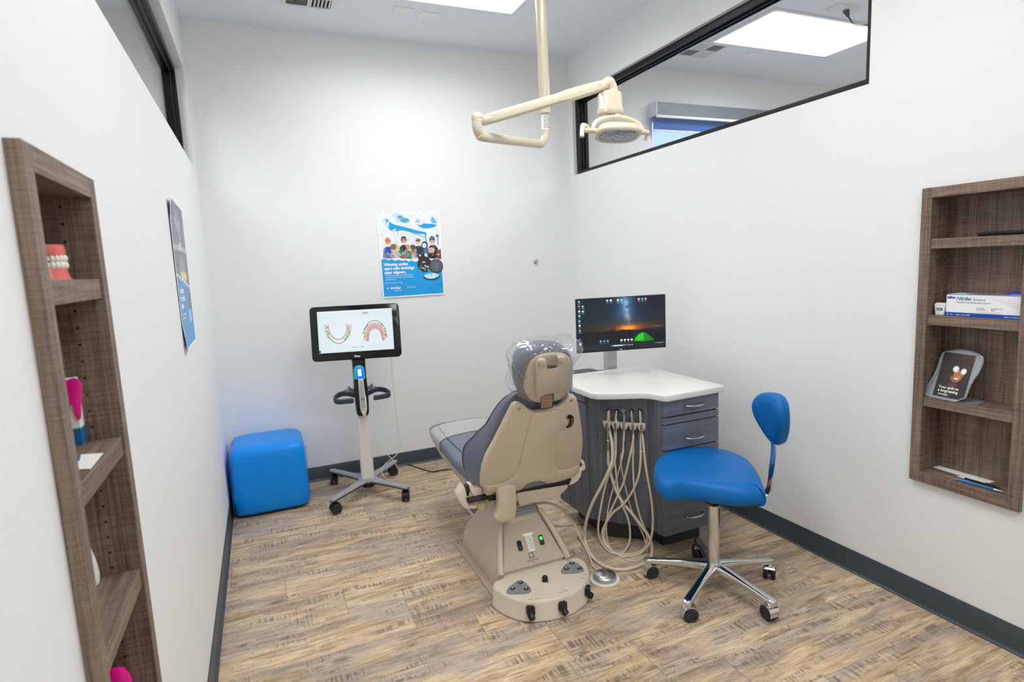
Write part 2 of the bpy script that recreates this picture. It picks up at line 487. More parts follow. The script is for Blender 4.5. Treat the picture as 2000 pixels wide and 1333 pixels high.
# ------------------------------------------------------------------ pictures as fine vertex-coloured sheets
class Canvas:
    def __init__(s, w, h, bg='ffffff'):
        s.w, s.h = w, h
        s.a = np.zeros((h, w, 3)); s.a[:] = [int(bg[i:i + 2], 16) / 255 for i in (0, 2, 4)]
        s.Y, s.X = np.mgrid[0:h, 0:w]
        s.X = (s.X + 0.5) / w; s.Y = (s.Y + 0.5) / h      # 0..1, y downwards
    def put(s, mask, col, al=1.0):
        c = np.array([int(col[i:i + 2], 16) / 255 for i in (0, 2, 4)]) if isinstance(col, str) else np.array(col)
        m = (np.clip(mask, 0, 1) * al)[..., None]
        s.a = s.a * (1 - m) + c * m
    def rect(s, x0, y0, x1, y1, col, al=1.0):
        s.put((s.X >= x0) & (s.X <= x1) & (s.Y >= y0) & (s.Y <= y1), col, al)
    def ell(s, cx, cy, rx, ry, col, al=1.0, soft=0.0, rot=0):
        dx, dy = (s.X - cx), (s.Y - cy) 
        asp = s.h / s.w
        if rot:
            c, q = math.cos(rot), math.sin(rot); dy2 = dy * asp
            dx, dy = dx * c + dy2 * q, (-dx * q + dy2 * c) / asp
        d = np.sqrt((dx / rx) ** 2 + (dy / ry) ** 2)
        m = (d < 1).astype(float) if not soft else np.clip((1 - d) / soft, 0, 1)
        s.put(m, col, al)
    def poly(s, pts, col, al=1.0):
        ins = np.zeros_like(s.X, bool)
        n = len(pts)
        for i in range(n):
            x1, y1 = pts[i]; x2, y2 = pts[(i + 1) % n]
            if y1 == y2: continue
            c = ((y1 > s.Y) != (y2 > s.Y)) & (s.X < (x2 - x1) * (s.Y - y1) / (y2 - y1) + x1)
            ins ^= c
        s.put(ins.astype(float), col, al)
    def line(s, pts, wd_, col, al=1.0):
        asp = s.h / s.w
        for (x1, y1), (x2, y2) in zip(pts[:-1], pts[1:]):
            dx, dy = x2 - x1, (y2 - y1) * asp
            L = max(dx * dx + dy * dy, 1e-9)
            t = np.clip(((s.X - x1) * dx + (s.Y - y1) * asp * dy) / L, 0, 1)
            d = np.hypot(s.X - x1 - t * dx, (s.Y - y1) * asp - t * dy)
            s.put((d < wd_ / 2).astype(float), col, al)
    def noise(s, sc, seed, asp=1.0, oct=3):
        rs = np.random.RandomState(seed); out = np.zeros_like(s.X); amp = 1; tot = 0
        for o in range(oct):
            n = int(sc * 2 ** o) + 2; g = rs.rand(n + 2, n + 2)
            fx = s.X * (n - 1); fy = s.Y * (n - 1) * 1.0
            ix = fx.astype(int); iy = fy.astype(int); tx = fx - ix; ty = fy - iy
            tx = tx * tx * (3 - 2 * tx); ty = ty * ty * (3 - 2 * ty)
            v = (g[iy, ix] * (1 - tx) + g[iy, ix + 1] * tx) * (1 - ty) + (g[iy + 1, ix] * (1 - tx) + g[iy + 1, ix + 1] * tx) * ty
            out += v * amp; tot += amp; amp *= 0.55
        return out / tot
def picture(mb, cv, w, h, mt, m, bend=None):
    """add the canvas as a grid of quads w x h centred in the xy plane of mt"""
    mb.mat(m)
    lay = mb.bm.loops.layers.float_color.get('pic') or mb.bm.loops.layers.float_color.new('pic')
    nx, ny = cv.w, cv.h
    vs = [[mb.bm.verts.new(mt @ Vector(((i / nx - 0.5) * w, (0.5 - j / ny) * h, bend(i / nx, j / ny) if bend else 0))) for i in range(nx + 1)] for j in range(ny + 1)]
    a = np.clip(cv.a, 0, 1); L = np.where(a <= 0.04045, a / 12.92, ((a + 0.055) / 1.055) ** 2.4)
    for j in range(ny):
        for i in range(nx):
            f = mb.bm.faces.new((vs[j + 1][i], vs[j + 1][i + 1], vs[j][i + 1], vs[j][i]))
            f.material_index = mb.mi
            c = (*L[j, i], 1.0)
            for l in f.loops: l[lay] = c
def frame(o, xa, ya):        # matrix with given origin and axes
    xa = Vector(xa).normalized(); ya = Vector(ya).normalized(); za = xa.cross(ya)
    return Matrix.Translation(o) @ Matrix((xa, ya, za)).transposed().to_4x4()

# ================================================================== THE SETTING
def holed_wall(name, axis, p0, p1, u0, u1, z0, z1, holes, m=WALL):
    """wall slab between p0 and p1 on 'axis' (x or y), running u0..u1 along the other, with rectangular holes (u0,u1,z0,z1[,depth])"""
    us = sorted({u0, u1, *[h[0] for h in holes], *[h[1] for h in holes]})
    zs = sorted({z0, z1, *[h[2] for h in holes], *[h[3] for h in holes]})
    filled = {}
    for i in range(len(us) - 1):
        for j in range(len(zs) - 1):
            cu, cz = (us[i] + us[i + 1]) / 2, (zs[j] + zs[j + 1]) / 2
            filled[i, j] = not any(h[0] < cu < h[1] and h[2] < cz < h[3] for h in holes)
    mb = MB().mat(m)
    def P(p, u, z): return (p, u, z) if axis == 'x' else (u, p, z)
    for (i, j), f in filled.items():
        if not f: continue
        a, b, c, d = us[i], us[i + 1], zs[j], zs[j + 1]
        for p in (p0, p1): mb.quad(P(p, a, c), P(p, b, c), P(p, b, d), P(p, a, d))
        for (di, dj, q) in ((-1, 0, ((a, c), (a, d))), (1, 0, ((b, c), (b, d))), (0, -1, ((a, c), (b, c))), (0, 1, ((a, d), (b, d)))):
            if not filled.get((i + di, j + dj), False):
                (ua, za), (ub, zb) = q
                mb.quad(P(p0, ua, za), P(p0, ub, zb), P(p1, ub, zb), P(p1, ua, za))
    bmesh.ops.remove_doubles(mb.bm, verts=mb.bm.verts, dist=1e-5)
    return struct(mb.build(name))

TH = 0.12
YF = -5.6                      # wall_front, behind the camera
XL, XR = -2.95, W + TH + 3.6  # far walls of the rooms next door
# openings
WR = (-2.53, -0.066, 2.1425, 2.7387)
WL = (-2.56, -0.13, 2.135, 2.722)
NR = (-3.155, -2.775, 0.531, 1.688)
NL = (-3.272, -2.892, 0.515, 1.672)
g = 0.004
nR = (NR[0] + 0.008, NR[1] - 0.008, NR[2] + 0.008, NR[3] - 0.008)
nL = (NL[0] + 0.008, NL[1] - 0.008, NL[2] + 0.008, NL[3] - 0.008)

mb = MB().mat(FLOOR).bb(XL - TH, XR + TH, YF - TH, TH, -0.1, 0.0); struct(mb.build('floor'))
mb = MB().mat(CEIL).bb(XL - TH, XR + TH, YF - TH, TH, H, H + 0.1); struct(mb.build('ceiling'))
holed_wall('wall_left', 'x', -TH, 0, YF, 0, 0, H, [WL, nL])
holed_wall('wall_right', 'x', W, W + TH, YF, 0, 0, H, [WR, nR])
NW = (3.47, 4.86, 1.0, 2.66)
holed_wall('wall_back', 'y', 0, TH, XL - TH, XR + TH, 0, H, [NW])
holed_wall('wall_front', 'y', YF - TH, YF, XL - TH, XR + TH, 0, H, [])
holed_wall('wall_far_left', 'x', XL - TH, XL, YF, 0, 0, H, [])
holed_wall('wall_far_right', 'x', XR, XR + TH, YF, 0, 0, H, [])

def baseboard(name, pts):
    prof = [(0, 0), (0.016, 0), (0.016, 0.003), (0.0105, 0.005), (0.0065, 0.011), (0.005, 0.02), (0.005, 0.099), (0.003, 0.102), (0, 0.102)]
    (x0, y0), (x1, y1), (nx, ny) = pts
    rings = [[(x + nx * a, y + ny * a, z) for a, z in prof] for x, y in ((x0, y0), (x1, y1))]
    mb = MB().mat(BASEB); mb.loft(rings); return struct(mb.build(name))
baseboard('baseboard_left', ((0, YF), (0, 0), (1, 0)))
baseboard('baseboard_back', ((0, 0), (W, 0), (0, -1)))
baseboard('baseboard_right', ((W, 0), (W, YF), (-1, 0)))

def wall_window(name, x_in, sgn, op, rec):
    """interior storefront window; x_in room face of the wall, sgn direction into the wall"""
    y0, y1, z0, z1 = op
    w = struct(thing(name, None, None, (x_in + sgn * rec, (y0 + y1) / 2, z0)))
    a, b = x_in + sgn * rec, x_in + sgn * TH
    if a > b: a, b = b, a
    t = 0.036
    f = MB().mat(BLACKF)
    for yy in ((y0, y0 + t), (y1 - t, y1)): f.bb(a, b, yy[0], yy[1], z0, z1)
    for zz in ((z0, z0 + t * 0.75), (z1 - t, z1)): f.bb(a, b, y0 + t, y1 - t, zz[0], zz[1])
    mid = (a + b) / 2
    s_ = 0.012                                   # glazing stops, two slim ribs around the pane
    for xx in (mid - 0.016, mid + 0.010):
        for yy in ((y0 + t, y0 + t + s_), (y1 - t - s_, y1 - t)): f.bb(xx, xx + 0.006, yy[0], yy[1], z0 + t * .75, z1 - t)
        for zz in ((z0 + t * 0.75, z0 + t * .75 + s_), (z1 - t - s_, z1 - t)): f.bb(xx, xx + 0.006, y0 + t, y1 - t, zz[0], zz[1])
    struct(f.build('window_frame', parent=w, world=True, bevel=0.0015, segs=2))
    p = MB().mat(GLASS).bb(mid - 0.003, mid + 0.003, y0 + t, y1 - t, z0 + t * .75, z1 - t)
    struct(p.build('window_pane', parent=w, world=True))
wall_window('window_1', W, 1, WR, 0.028)
wall_window('window_2', 0.0, -1, WL, 0.045)

# outside window of the room on the right, with its frame
w3 = struct(thing('window_3', None, None, (NW[0], 0, NW[2])))
f = MB().mat(M('white_window_frame', 'e4e6ea', 0.4))
x0, x1, z0, z1 = NW
for a, b in ((x0, x0 + .04), (x1 - .04, x1), ((x0 + x1) / 2 - .02, (x0 + x1) / 2 + .02)): f.bb(a, b, .04, .10, z0, z1)
for a, b in ((z0, z0 + .04), (z1 - .04, z1)): f.bb(x0, x1, .042, .098, a, b)
struct(f.build('window_frame', parent=w3, world=True))
struct(MB().mat(GLASS).bb(x0 + .04, x1 - .04, .066, .072, z0 + .04, z1 - .04).build('window_pane', parent=w3, world=True))

# ------------------------------------------------------------------ ceiling lights and fittings
DIFF = M('light_diffuser', 'f6fbf0', 0.6, emit='fffdfb', estr=PANEL_E)
TRIM = M('white_enamel', 'e6e8ea', 0.5)
def ceiling_light(loc, label, group='flat panel lights in the ceilings'):
    t = thing('ceiling_light', label, 'ceiling light', loc, 0, group)
    f = MB().mat(TRIM)
    w, d = 1.22, 0.61
    for s_ in (-1, 1):
        f.box((s_ * (w / 2 - 0.014), 0, -0.007), (0.028, d, 0.014))
        f.box((0, s_ * (d / 2 - 0.014), -0.0072), (w - .056, 0.028, 0.0136))
    f.build('light_frame', parent=t, bevel=0.001, segs=1)
    MB().mat(DIFF).box((0, 0, -0.005), (w - 0.055, d - 0.055, 0.008)).build('diffuser', parent=t)
    ld = bpy.data.lights.new('panel_glow', 'AREA'); ld.shape = 'RECTANGLE'; ld.size = w - .06; ld.size_y = d - .06
    ld.energy = PANEL_W; ld.color = (.985, .995, 1.0); ld.spread = R(160)
    lo = bpy.data.objects.new('panel_glow', ld); COL.objects.link(lo); lo.parent = t; lo.location = (0, 0, -.0125)
    return t
cl = ceiling_light((1.337, -0.94, H), 'bright ceiling light panel above the dental chair, cut by the photo top edge')
dup(cl, (1.337, -2.72, H), label='middle ceiling light panel of the dental chair room, above the photo')
dup(cl, (1.337, -4.5, H), label='unseen ceiling light panel added behind the camera to light the dental chair room')  # unseen extra panel, added for more light on the foreground
dup(cl, (4.15, -0.92, H), label='bright ceiling light panel of the next room seen through the long right window')
dup(cl, (4.15, -2.72, H), label='unseen ceiling light panel added to brighten the next room to the right')  # out of sight, put in to brighten the next room
dup(cl, (4.15, -4.5, H), label='another unseen ceiling light panel added for more light in the next room to the right')  # one more unseen panel, added to raise the next room's brightness
dup(cl, (-1.55, -2.9, H), label='second unseen ceiling light panel added to brighten the room beyond the left window')  # unseen extra panel that boosts the light in the left room
dup(cl, (-.95, -.98, H), label='unseen ceiling light panel added near the left window to brighten the room beyond')  # unseen, set off-centre to brighten what shows through the left window

def air_vent(loc, label):
    t = thing('air_vent', label, 'air vent', loc, 0, 'square ceiling air vents')
    f = MB().mat(TRIM)
    S = 0.30
    for s_ in (-1, 1):
        f.box((s_ * (S / 2 - 0.012), 0, -0.005), (0.024, S, 0.010)); f.box((0, s_ * (S / 2 - 0.012), -0.0052), (S - .048, 0.024, 0.0096))
    f.box((0, 0, -0.006), (0.012, S - .05, .008)); f.box((0, 0, -0.0065), (S - .05, 0.012, .007))
    f.build('vent_frame', parent=t)
    MB().mat(M('vent_dark', '23262b', 0.8)).box((0, 0, -0.0012), (S - .05, S - .05, 0.002)).build('backing', parent=t)
    f = MB().mat(TRIM)
    for qx, qy, rot in ((-1, -1, 0), (1, 1, 0), (1, -1, 1), (-1, 1, 1)):
        for k in range(6):
            o = -0.052 + k * 0.021
            c = (qx * 0.065 + (0 if rot else o), qy * 0.065 + (o if rot else 0), -0.006)
            f.box(c, (0.118, 0.009, 0.002) if rot else (0.009, 0.118, 0.002), rx=0.5 if rot else 0, ry=0 if rot else 0.5)
    f.build('louvre', parent=t)
    return t
av = air_vent((0.715, -0.52, H), 'white square air vent in the ceiling over the blue ottoman')
dup(av, (3.62, -0.46, H), label='white square air vent in the ceiling of the next room, seen through the right window')
def ceiling_plate(loc, label):
    m_ = MB().mat(M('plate_white', 'f2f3f4', 0.45)).box((0, 0, -0.004), (0.118, 0.075, 0.008))
    m_.mat(STEEL)
    for s_ in (-1, 1): m_.cyl((s_ * 0.042, 0, -0.008), (s_ * 0.042, 0, -0.0092), 0.003, n=8)
    o = m_.build('cover_plate', bevel=0.001, segs=1); o.location = loc
    return tag(o, label, 'cover plate', 'blank cover plates in the ceilings')
cp = ceiling_plate((1.262, -0.50, H), 'left one of the two small white blank plates in the ceiling by the light panel')
for l, s_ in (((1.434, -0.475, H), 'right one of the two small white blank plates in the ceiling by the light panel'),
              ((4.10, -0.50, H), 'left small white plate on the next room ceiling, seen through the glass'),
              ((4.31, -0.485, H), 'right small white plate on the next room ceiling, seen through the glass')):
    c = cp.copy(); COL.objects.link(c); c.location = l; c['label'] = s_
t = thing('ceiling_bracket', 'white ceiling plate with a black plug and hanging cord in the next room', 'ceiling bracket', (4.02, -1.36, H))
MB().mat(TRIM).box((0, 0, -0.006), (0.22, 0.10, 0.012)).build('plate', parent=t, bevel=0.002)
MB().mat(SLATE).cyl((0.02, 0.0, -0.012), (0.03, -0.01, -0.055), 0.022, 0.008, n=16).build('plug', parent=t)
MB().mat(SLATE).tube([(0.03, -0.01, -0.05), (0.05, -0.03, -0.10), (0.10, -0.06, -0.12), (0.2, -0.12, -0.11), (0.4, -0.25, -0.06), (0.62, -0.4, -0.012)], 0.005).build('cord', parent=t)

# roller blind of the next room
t = thing('roller_blind', 'roller blind with grey head box and blue fabric over the next room window', 'roller blind', (4.16, 0, 2.62))
b = MB().mat(M('blind_head_grey', '6f767e', 0.45, 0.2)).bb(3.455, 4.86, -0.105, 0, 2.645, 2.745); b.build('head_box', parent=t, world=True, bevel=0.003)
b = MB().mat(TRIM).bb(3.447, 3.455, -0.110, 0, 2.638, 2.75); b.bb(3.455, 4.86, -0.108, -0.085, 2.622, 2.643); b.build('end_cap', parent=t, world=True, bevel=0.002)
b = MB().mat(M('blue_blind_fabric', '2b62b4', 0.8, emit='2b62b4', estr=0.0)).bb(3.46, 4.855, -0.050, -0.047, 2.535, 2.645); b.build('fabric', parent=t, world=True)
b = MB().mat(TRIM).bb(3.46, 4.855, -0.056, -0.042, 2.522, 2.536); b.build('bottom_bar', parent=t, world=True, bevel=0.002)

# ================================================================== BUILT-IN SHELF UNITS
def shelf_unit(x_face, sgn, box, shelf_tops, label, name='built_in_shelf'):
    """sgn=+1: unit in wall_right (recess towards +x), -1: in wall_left"""
    y0, y1, z0, z1 = box
    D, PR, T = 0.105, 0.02, 0.038
    t = thing(name, label, 'shelf', (x_face, (y0 + y1) / 2, z0))
    def X(a): return x_face + sgn * a            # a>0 into the wall
    def bx(mb, a0, a1, ya, yb, za, zb): mb.bb(min(X(a0), X(a1)), max(X(a0), X(a1)), ya, yb, za, zb)
    pw = 0.0075                                  # lip over the wall opening
    f = MB().mat(WD_Z)
    for ya, yb in ((y0, y0 + T), (y1 - T, y1)): bx(f, -PR, 0, ya, yb, z0, z1)
    f.mat(WD_Y)
    for za, zb in ((z0, z0 + T + .004), (z1 - T, z1)): bx(f, -PR, 0, y0 + T, y1 - T, za, zb)
    f.build('face_frame', parent=t, world=True, bevel=0.001, segs=2)
    f = MB().mat(WD_Z)
    for ya, yb in ((y0 + .009, y0 + T), (y1 - T, y1 - .009)): bx(f, 0, D, ya, yb, z0 + .009, z1 - .009)
    f.mat(M('peg_hole', '1c1614', 0.9))
    for k in range(34):
        z = z0 + 0.08 + k * 0.032
        for a in (0.03, 0.08):
            for y in (y0 + T, y1 - T):
                f.cyl((X(a), y - .0004, z), (X(a), y + .0004, z), 0.0026, n=8)
    f.build('side_panel', parent=t, world=True)
    f = MB().mat(WD_Y); bx(f, 0, D, y0 + T, y1 - T, z0 + .009, z0 + T + .004); f.build('bottom_board', parent=t, world=True)
    f = MB().mat(WD_Y); bx(f, 0, D, y0 + T, y1 - T, z1 - T, z1 - .009); f.build('top_board', parent=t, world=True)
    f = MB().mat(WD_Z); bx(f, D, D + 0.008, y0 + .009, y1 - .009, z0 + .009, z1 - .009); f.build('back_panel', parent=t, world=True)
    for zt in shelf_tops:
        f = MB().mat(WD_Y); bx(f, -0.0155, D - .0005, y0 + T + .001, y1 - T - .001, zt - 0.037, zt)
        f.build('shelf_board', parent=t, world=True, bevel=0.001, segs=2)
    return t
RS = (1.496, 1.204, 0.881)
LS = (1.485, 1.178, 0.903)
shelf_unit(W, 1, NR, RS, 'brown wood-look shelf niche in the right wall, holding a white glove box')
shelf_unit(0, -1, NL, LS, 'brown wood-look shelf niche in the left wall, nearest the camera')

# ================================================================== POSTERS
def poster_mat(): return picmat('poster_print', 0.0, 0.35)
def make_poster():
    w, h = 0.462, 0.610
    cv = Canvas(172, 228, 'fbfbfb')
    x0, x1, y0, y1 = 0.02, 0.98, 0.015, 0.985
    cv.rect(x0, y0, x1, y1, 'eef2f6')
    n = cv.noise(7, 3); n2 = cv.noise(18, 5)
    # snow slopes and blue rock
    cv.put(((cv.Y < .55) & (cv.X > x0) & (cv.X < x1)) * (n2 > .55), 'dde5ec', .7)
    cv.ell(.33, .07, .14, .06, '9cc9e6', .7, .8); cv.ell(.43, .10, .09, .035, '3a9ed4', .9, .4); cv.ell(.36, .06, .05, .02, '2f8fc4', .8, .3)
    cv.poly([(.09, .095), (.13, .075), (.19, .10), (.22, .13), (.28, .15), (.36, .165), (.45, .185), (.55, .205), (.66, .23), (.76, .245), (.76, .27), (.62, .262), (.48, .235), (.38, .215), (.28, .225), (.20, .22), (.12, .15)], '14a3e0')
    cv.put(((cv.Y < .22) & (cv.Y > .06) & (cv.X > .1) & (cv.X < .3)) * (n2 > .6), 'eef2f6', .9)
    cv.poly([(.60, .145), (.68, .16), (.72, .14), (.86, .145), (.95, .16), (.90, .185), (.80, .20), (.70, .195)], '18a0dc')
    cv.poly([(.84, .10), (.88, .06), (.93, .11), (.95, .14), (.87, .14)], '4fb2e0', .8); cv.ell(.63, .11, .05, .03, '8aa9bd', .6, .6)
    cv.poly([(.735, .26), (.755, .26), (.757, .375), (.737, .375)], '14a3e0')
    cv.line([(.52, .245), (.74, .305)], .008, '2a7fae'); cv.line([(.30, .21), (.305, .25)], .006, '6b7680')
    cv.line([(.94, .28), (.94, .40)], .01, '2f6f78'); cv.ell(.935, .29, .03, .02, '1f6b60', .8, .3)
    # skiers, each a helmet, face and jacket
    def person(x, y, s, helm, face, jac, gog='2a2a30', torso=None):
        cv.poly([(x - 1.5 * s, y + 3.3 * s), (x - 1.25 * s, y + 1.5 * s), (x - .5 * s, y + 1.0 * s), (x + .5 * s, y + 1.0 * s), (x + 1.3 * s, y + 1.5 * s), (x + 1.6 * s, y + 3.3 * s)], jac)
        if torso: cv.poly([(x - .6 * s, y + 1.2 * s), (x + .6 * s, y + 1.2 * s), (x + .7 * s, y + 2.9 * s), (x - .7 * s, y + 2.9 * s)], torso)
        cv.ell(x, y, .72 * s, .68 * s, helm); cv.ell(x, y + .22 * s, .52 * s, .55 * s, face); cv.rect(x - .58 * s, y - .25 * s, x + .58 * s, y + .02 * s, gog)
        cv.ell(x, y + .55 * s, .2 * s, .06 * s, 'f4f0ea')
    person(.14, .335, .062, 'e8865e', 'd99a6a', '6f7fc0', 'd4703c', '2b4f9a')
    person(.85, .335, .066, '14705c', 'd9a58c', '20242c', '1d5a50', '2c2f36')
    person(.62, .345, .058, 'c8a8b8', 'e2b49a', '40352e', '3c2f38', '1f3350')
    person(.39, .325, .062, '25272c', 'd98f86', '17191c', '7a8288', '2e9a3c')
    cv.ell(.25, .43, .07, .06, 'd9c6a2'); cv.ell(.22, .405, .05, .035, '6b5a44', .8); cv.poly([(.27, .47), (.34, .44), (.33, .52), (.27, .53)], '2aa03a')
    cv.ell(.445, .425, .045, .045, 'd39a6a'); cv.poly([(.36, .40), (.40, .38), (.45, .47), (.47, .55), (.36, .55)], '23262a'); cv.poly([(.46, .47), (.50, .46), (.51, .55), (.46, .56)], '2aa03a')
    cv.ell(.54, .455, .045, .05, 'b59078'); cv.ell(.53, .415, .045, .03, '4a3a30', .8)
    cv.ell(.72, .40, .055, .05, '1d3f6a'); cv.ell(.715, .40, .036, .03, 'dfe8ee'); cv.rect(.70, .44, .80, .50, '2a6fb0')
    cv.rect(.08, .46, .14, .545, '1b2c5c'); cv.ell(.12, .505, .05, .04, '8492a8', .8); cv.ell(.24, .50, .08, .04, 'c9b6c8', .8); cv.ell(.40, .50, .08, .055, 'a8adb4', .7, .3)
    cv.rect(.33, .52, .37, .55, 'cf4436'); cv.ell(.56, .52, .08, .04, 'd2a6b8', .7, .4); cv.rect(.60, .47, .69, .56, '1c2438'); cv.rect(.78, .43, .87, .49, 'e7b08c'); cv.rect(.80, .49, .90, .56, '191b22')
    cv.rect(.92, .46, .98, .57, '8a3c30'); cv.put(((cv.Y > .40) & (cv.Y < .56) & (cv.X > x0 + .04) & (cv.X < x1)) * (n2 > .66), '3c3f50', .5)
    cv.put(((cv.Y > .42) & (cv.Y < .56) & (cv.X > x0 + .04) & (cv.X < x1)) * (cv.noise(30, 9) > .68), 'e8dfe0', .55)
    # torn white edge and blue lower field
    edge = .545 + .045 * np.clip((cv.X - .05) / .6, 0, 1) + .006 * np.sin(cv.X * 60) + .006 * (cv.noise(30, 2) - .5)
    ins = (cv.X > x0) & (cv.X < x1) & (cv.Y < y1)
    cv.put(((cv.Y > edge - .012) & ins) * 1.0, 'f5f7fa'); cv.put(((cv.Y > edge) & ins) * 1.0, '12a0e6')
    # aligner cases
    cv.ell(.70, .625, .118, .095, '191b20'); cv.ell(.70, .625, .108, .087, '2a2d33')
    rs = np.random.RandomState(4)
    for k in range(34): cv.ell(.70 + rs.uniform(-.085, .085), .665 + rs.uniform(-.03, .035), .006, .005, 'eef0f2')
    cv.ell(.885, .655, .118, .088, '3b3d44'); cv.ell(.885, .65, .098, .074, '5f6068'); cv.ell(.885, .65, .07, .05, '70717c', .8, .5)
    cv.ell(.80, .78, .135, .042, '2b3440'); cv.ell(.80, .768, .122, .034, '8fd0ee'); cv.put(((np.hypot((cv.X - .8) / .12, (cv.Y - .768) / .034) < 1)) * (n2 > .55), 'eaf6fc', .8)
    mb = MB()
    T = Matrix.Translation((0, 0, 0))
    def bend(u, v): return 0.004 * (v ** 6)
    picture(mb, cv, w, h, T, poster_mat(), bend)
    inkW = M('print_white', 'fbfcfd', 0.5); inkB = M('print_blue', '1c5fae', 0.5)
    mb.mat(inkW)
    def tx(s_, x, y, size, bold=0.0):
        mb.text(s_, size, Matrix.Translation(((x - .5) * w, (.5 - y) * h, 0.0008 + bend(0, y))), 0.0002, bold)
    for k, s_ in enumerate(('Winning smiles', 'start with Invisalign', 'clear aligners.')): tx(s_, .055, .625 + k * .047, .0285, .0009)
    for k, s_ in enumerate(('Winning clear aligners are comfortable and', 'convenient to wear. Now that is something', 'to smile about.')): tx(s_, .065, .745 + k * .024, .0115)
    tx('Visit invisalign.com today', .095, .832, .0105)
    tx('invisalign', .125, .898, .0215, .0005); tx('U.S. SKI TEAM', .395, .895, .0105); tx('Official Partner', .19, .925, .0085)
    mb.lathe([(0.0055, 0), (0.0055, .0006), (0.0035, .0006), (0.0035, 0)], ((.085 - .5) * w, (.5 - .888) * h, .003), n=16)
    mb.cyl(((.072 - .5) * w, (.5 - .828) * h, .0005), ((.072 - .5) * w, (.5 - .828) * h, .0025), .004, n=12)
    tx('USA', .66, .605, .014, .0004)
    mb.mat(M('print_red', 'c8443c', 0.5)).box(((.365 - .5) * w, (.5 - .888) * h, .003), (.012, .014, .0006))
    mb.mat(inkB); tx('invisalign', .875, .88, .0115)
    # 10 on the bib
    mb.mat(inkW); tx('10', .61, .525, .018, .0005)
    return mb
mb = make_poster()
o = mb.build('poster', flip=False)
pc = Vector((1.335, -0.0035, 1.572))
o.matrix_world = frame(pc, (1, 0, 0.004), (0.002, 0, 1))
tag(o, 'blue and white clear aligner poster with snowboarders taped on the back wall', 'poster')

def make_left_poster():
    w, h = 0.455, 0.600
    cv = Canvas(120, 170, 'fafbfc')
    n = cv.noise(9, 13); n2 = cv.noise(26, 8)
    ins = (cv.X > .03) & (cv.X < .97) & (cv.Y > .02) & (cv.Y < .98)
    cv.put(ins * 1.0, '73787f'); cv.put(ins * (n > .55), '8b9097', .8); cv.put(ins * (cv.Y < .12), '5f646c', .6)
    cv.put(ins * ((cv.Y > .30) & (cv.Y < .335)) * 1.0, 'c3cace', .7)
    cv.ell(.45, .14, .24, .10, 'b9bdd6', .9, .5); cv.ell(.50, .22, .2, .09, '8f95c2', .8, .5); cv.rect(.42, .24, .62, .33, 'dddbe6', .8)
    cv.put(ins * ((np.hypot((cv.X - .47) / .25, (cv.Y - .16) / .12) < 1) & (n2 > .55)), '4a4f66', .7)
    cv.ell(.55, .44, .25, .09, '9ba0aa', .8, .6); cv.ell(.6, .51, .26, .05, 'e6d377', .95, .5); cv.ell(.42, .50, .10, .035, 'f0ead0', .8, .6)
    edge = .50 + .10 * cv.X + .008 * np.sin(cv.X * 40)
    cv.put(ins * ((cv.Y > edge - .012)), 'f4f6fa'); cv.put(ins * (cv.Y > edge), '3793d4')
    cv.ell(.80, .70, .14, .12, '8f9296'); cv.ell(.80, .70, .11, .095, '6d7277'); cv.ell(.74, .79, .12, .05, 'a8d3ea', .9)
    mb = MB()
    def bend(u, v): return 0.012 * max(0, v - .8) * 5 * (1 - u) ** 2 + 0.010 * (max(0, .15 - v) / .15) * (1 - u)
    picture(mb, cv, w, h, Matrix(), poster_mat(), bend)
    mb.mat(M('print_white', 'fbfcfd', 0.5))
    def tx(s_, x, y, size, bold=0.0):
        mb.text(s_, size, Matrix.Translation(((x - .5) * w, (.5 - y) * h, 0.0012)), 0.0002, bold)
    for k, s_ in enumerate(('Precision', 'for perfect', 'smiles.')): tx(s_, .08, .625 + k * .05, .036, .001)
    for k, s_ in enumerate(('Every smile is unique and', 'so is every treatment', 'plan.')): tx(s_, .10, .77 + k * .025, .013)
    tx('invisalign', .12, .93, .026, .0006)
    return mb
o = make_left_poster().build('poster', flip=False)
o.matrix_world = frame(Vector((0.004, -1.4455, 1.490)), (0, 1, -0.012), (0.006, 0.012, 1))
tag(o, 'grey and blue aligner poster with curling corners on the left wall', 'poster')

# robe hook
hk = on(1046, 512, 1, 0.0)
t = thing('wall_hook', 'small brushed metal coat hook on the back wall near the corner', 'hook', (hk.x, 0, hk.z))
MB().mat(STEEL).lathe([(0.0, 0.008), (0.013, 0.007), (0.0165, 0.003), (0.0165, 0)], (0, 0, 0), 'X', 24).build('rosette', parent=t)
MB().mat(STEEL).tube([(0, -.004, 0), (0, -.018, -.010), (0, -.032, -.008), (0, -.038, .006), (.002, -.036, .022)], [.0045, .0045, .0042, .004, .0045], n=10).build('peg', parent=t)

# ================================================================== BLUE CUBE OTTOMAN
t = thing('cube_ottoman', 'bright blue vinyl cube ottoman in the back left corner', 'ottoman', (0.245, -0.245, 0))
b = MB().mat(BLUEC)
rings = []
for z, k, e in ((0.018, .205, 7), (0.021, .216, 8), (0.035, .221, 9), (0.1, .2215, 10), (0.25, .220, 10), (0.37, .218, 9), (0.400, .214, 8), (0.418, .203, 6), (0.428, .180, 5), (0.433, .12, 4), (0.434, .03, 3)):
    rings.append([(x, y, z) for x, y in superell(k, k, 64, e)])
b.loft(rings)
b.build('cushion', parent=t, ang=70)
b = MB().mat(VINYLD)
b.loft([[(x, y, z) for x, y in superell(k, k, 48, 8)] for z, k in ((0.0, .19), (.006, .2), (.018, .205))])
b.build('base', parent=t)
for sx_ in (-1, 1):
    MB().mat(M('blue_piping', '0a6fb8', 0.4)).tube([(sx_ * .2205, y, z) for y, z in ((-.2, .40), (-.205, .2), (-.205, .04))], .0015, n=6).build('piping', parent=t)

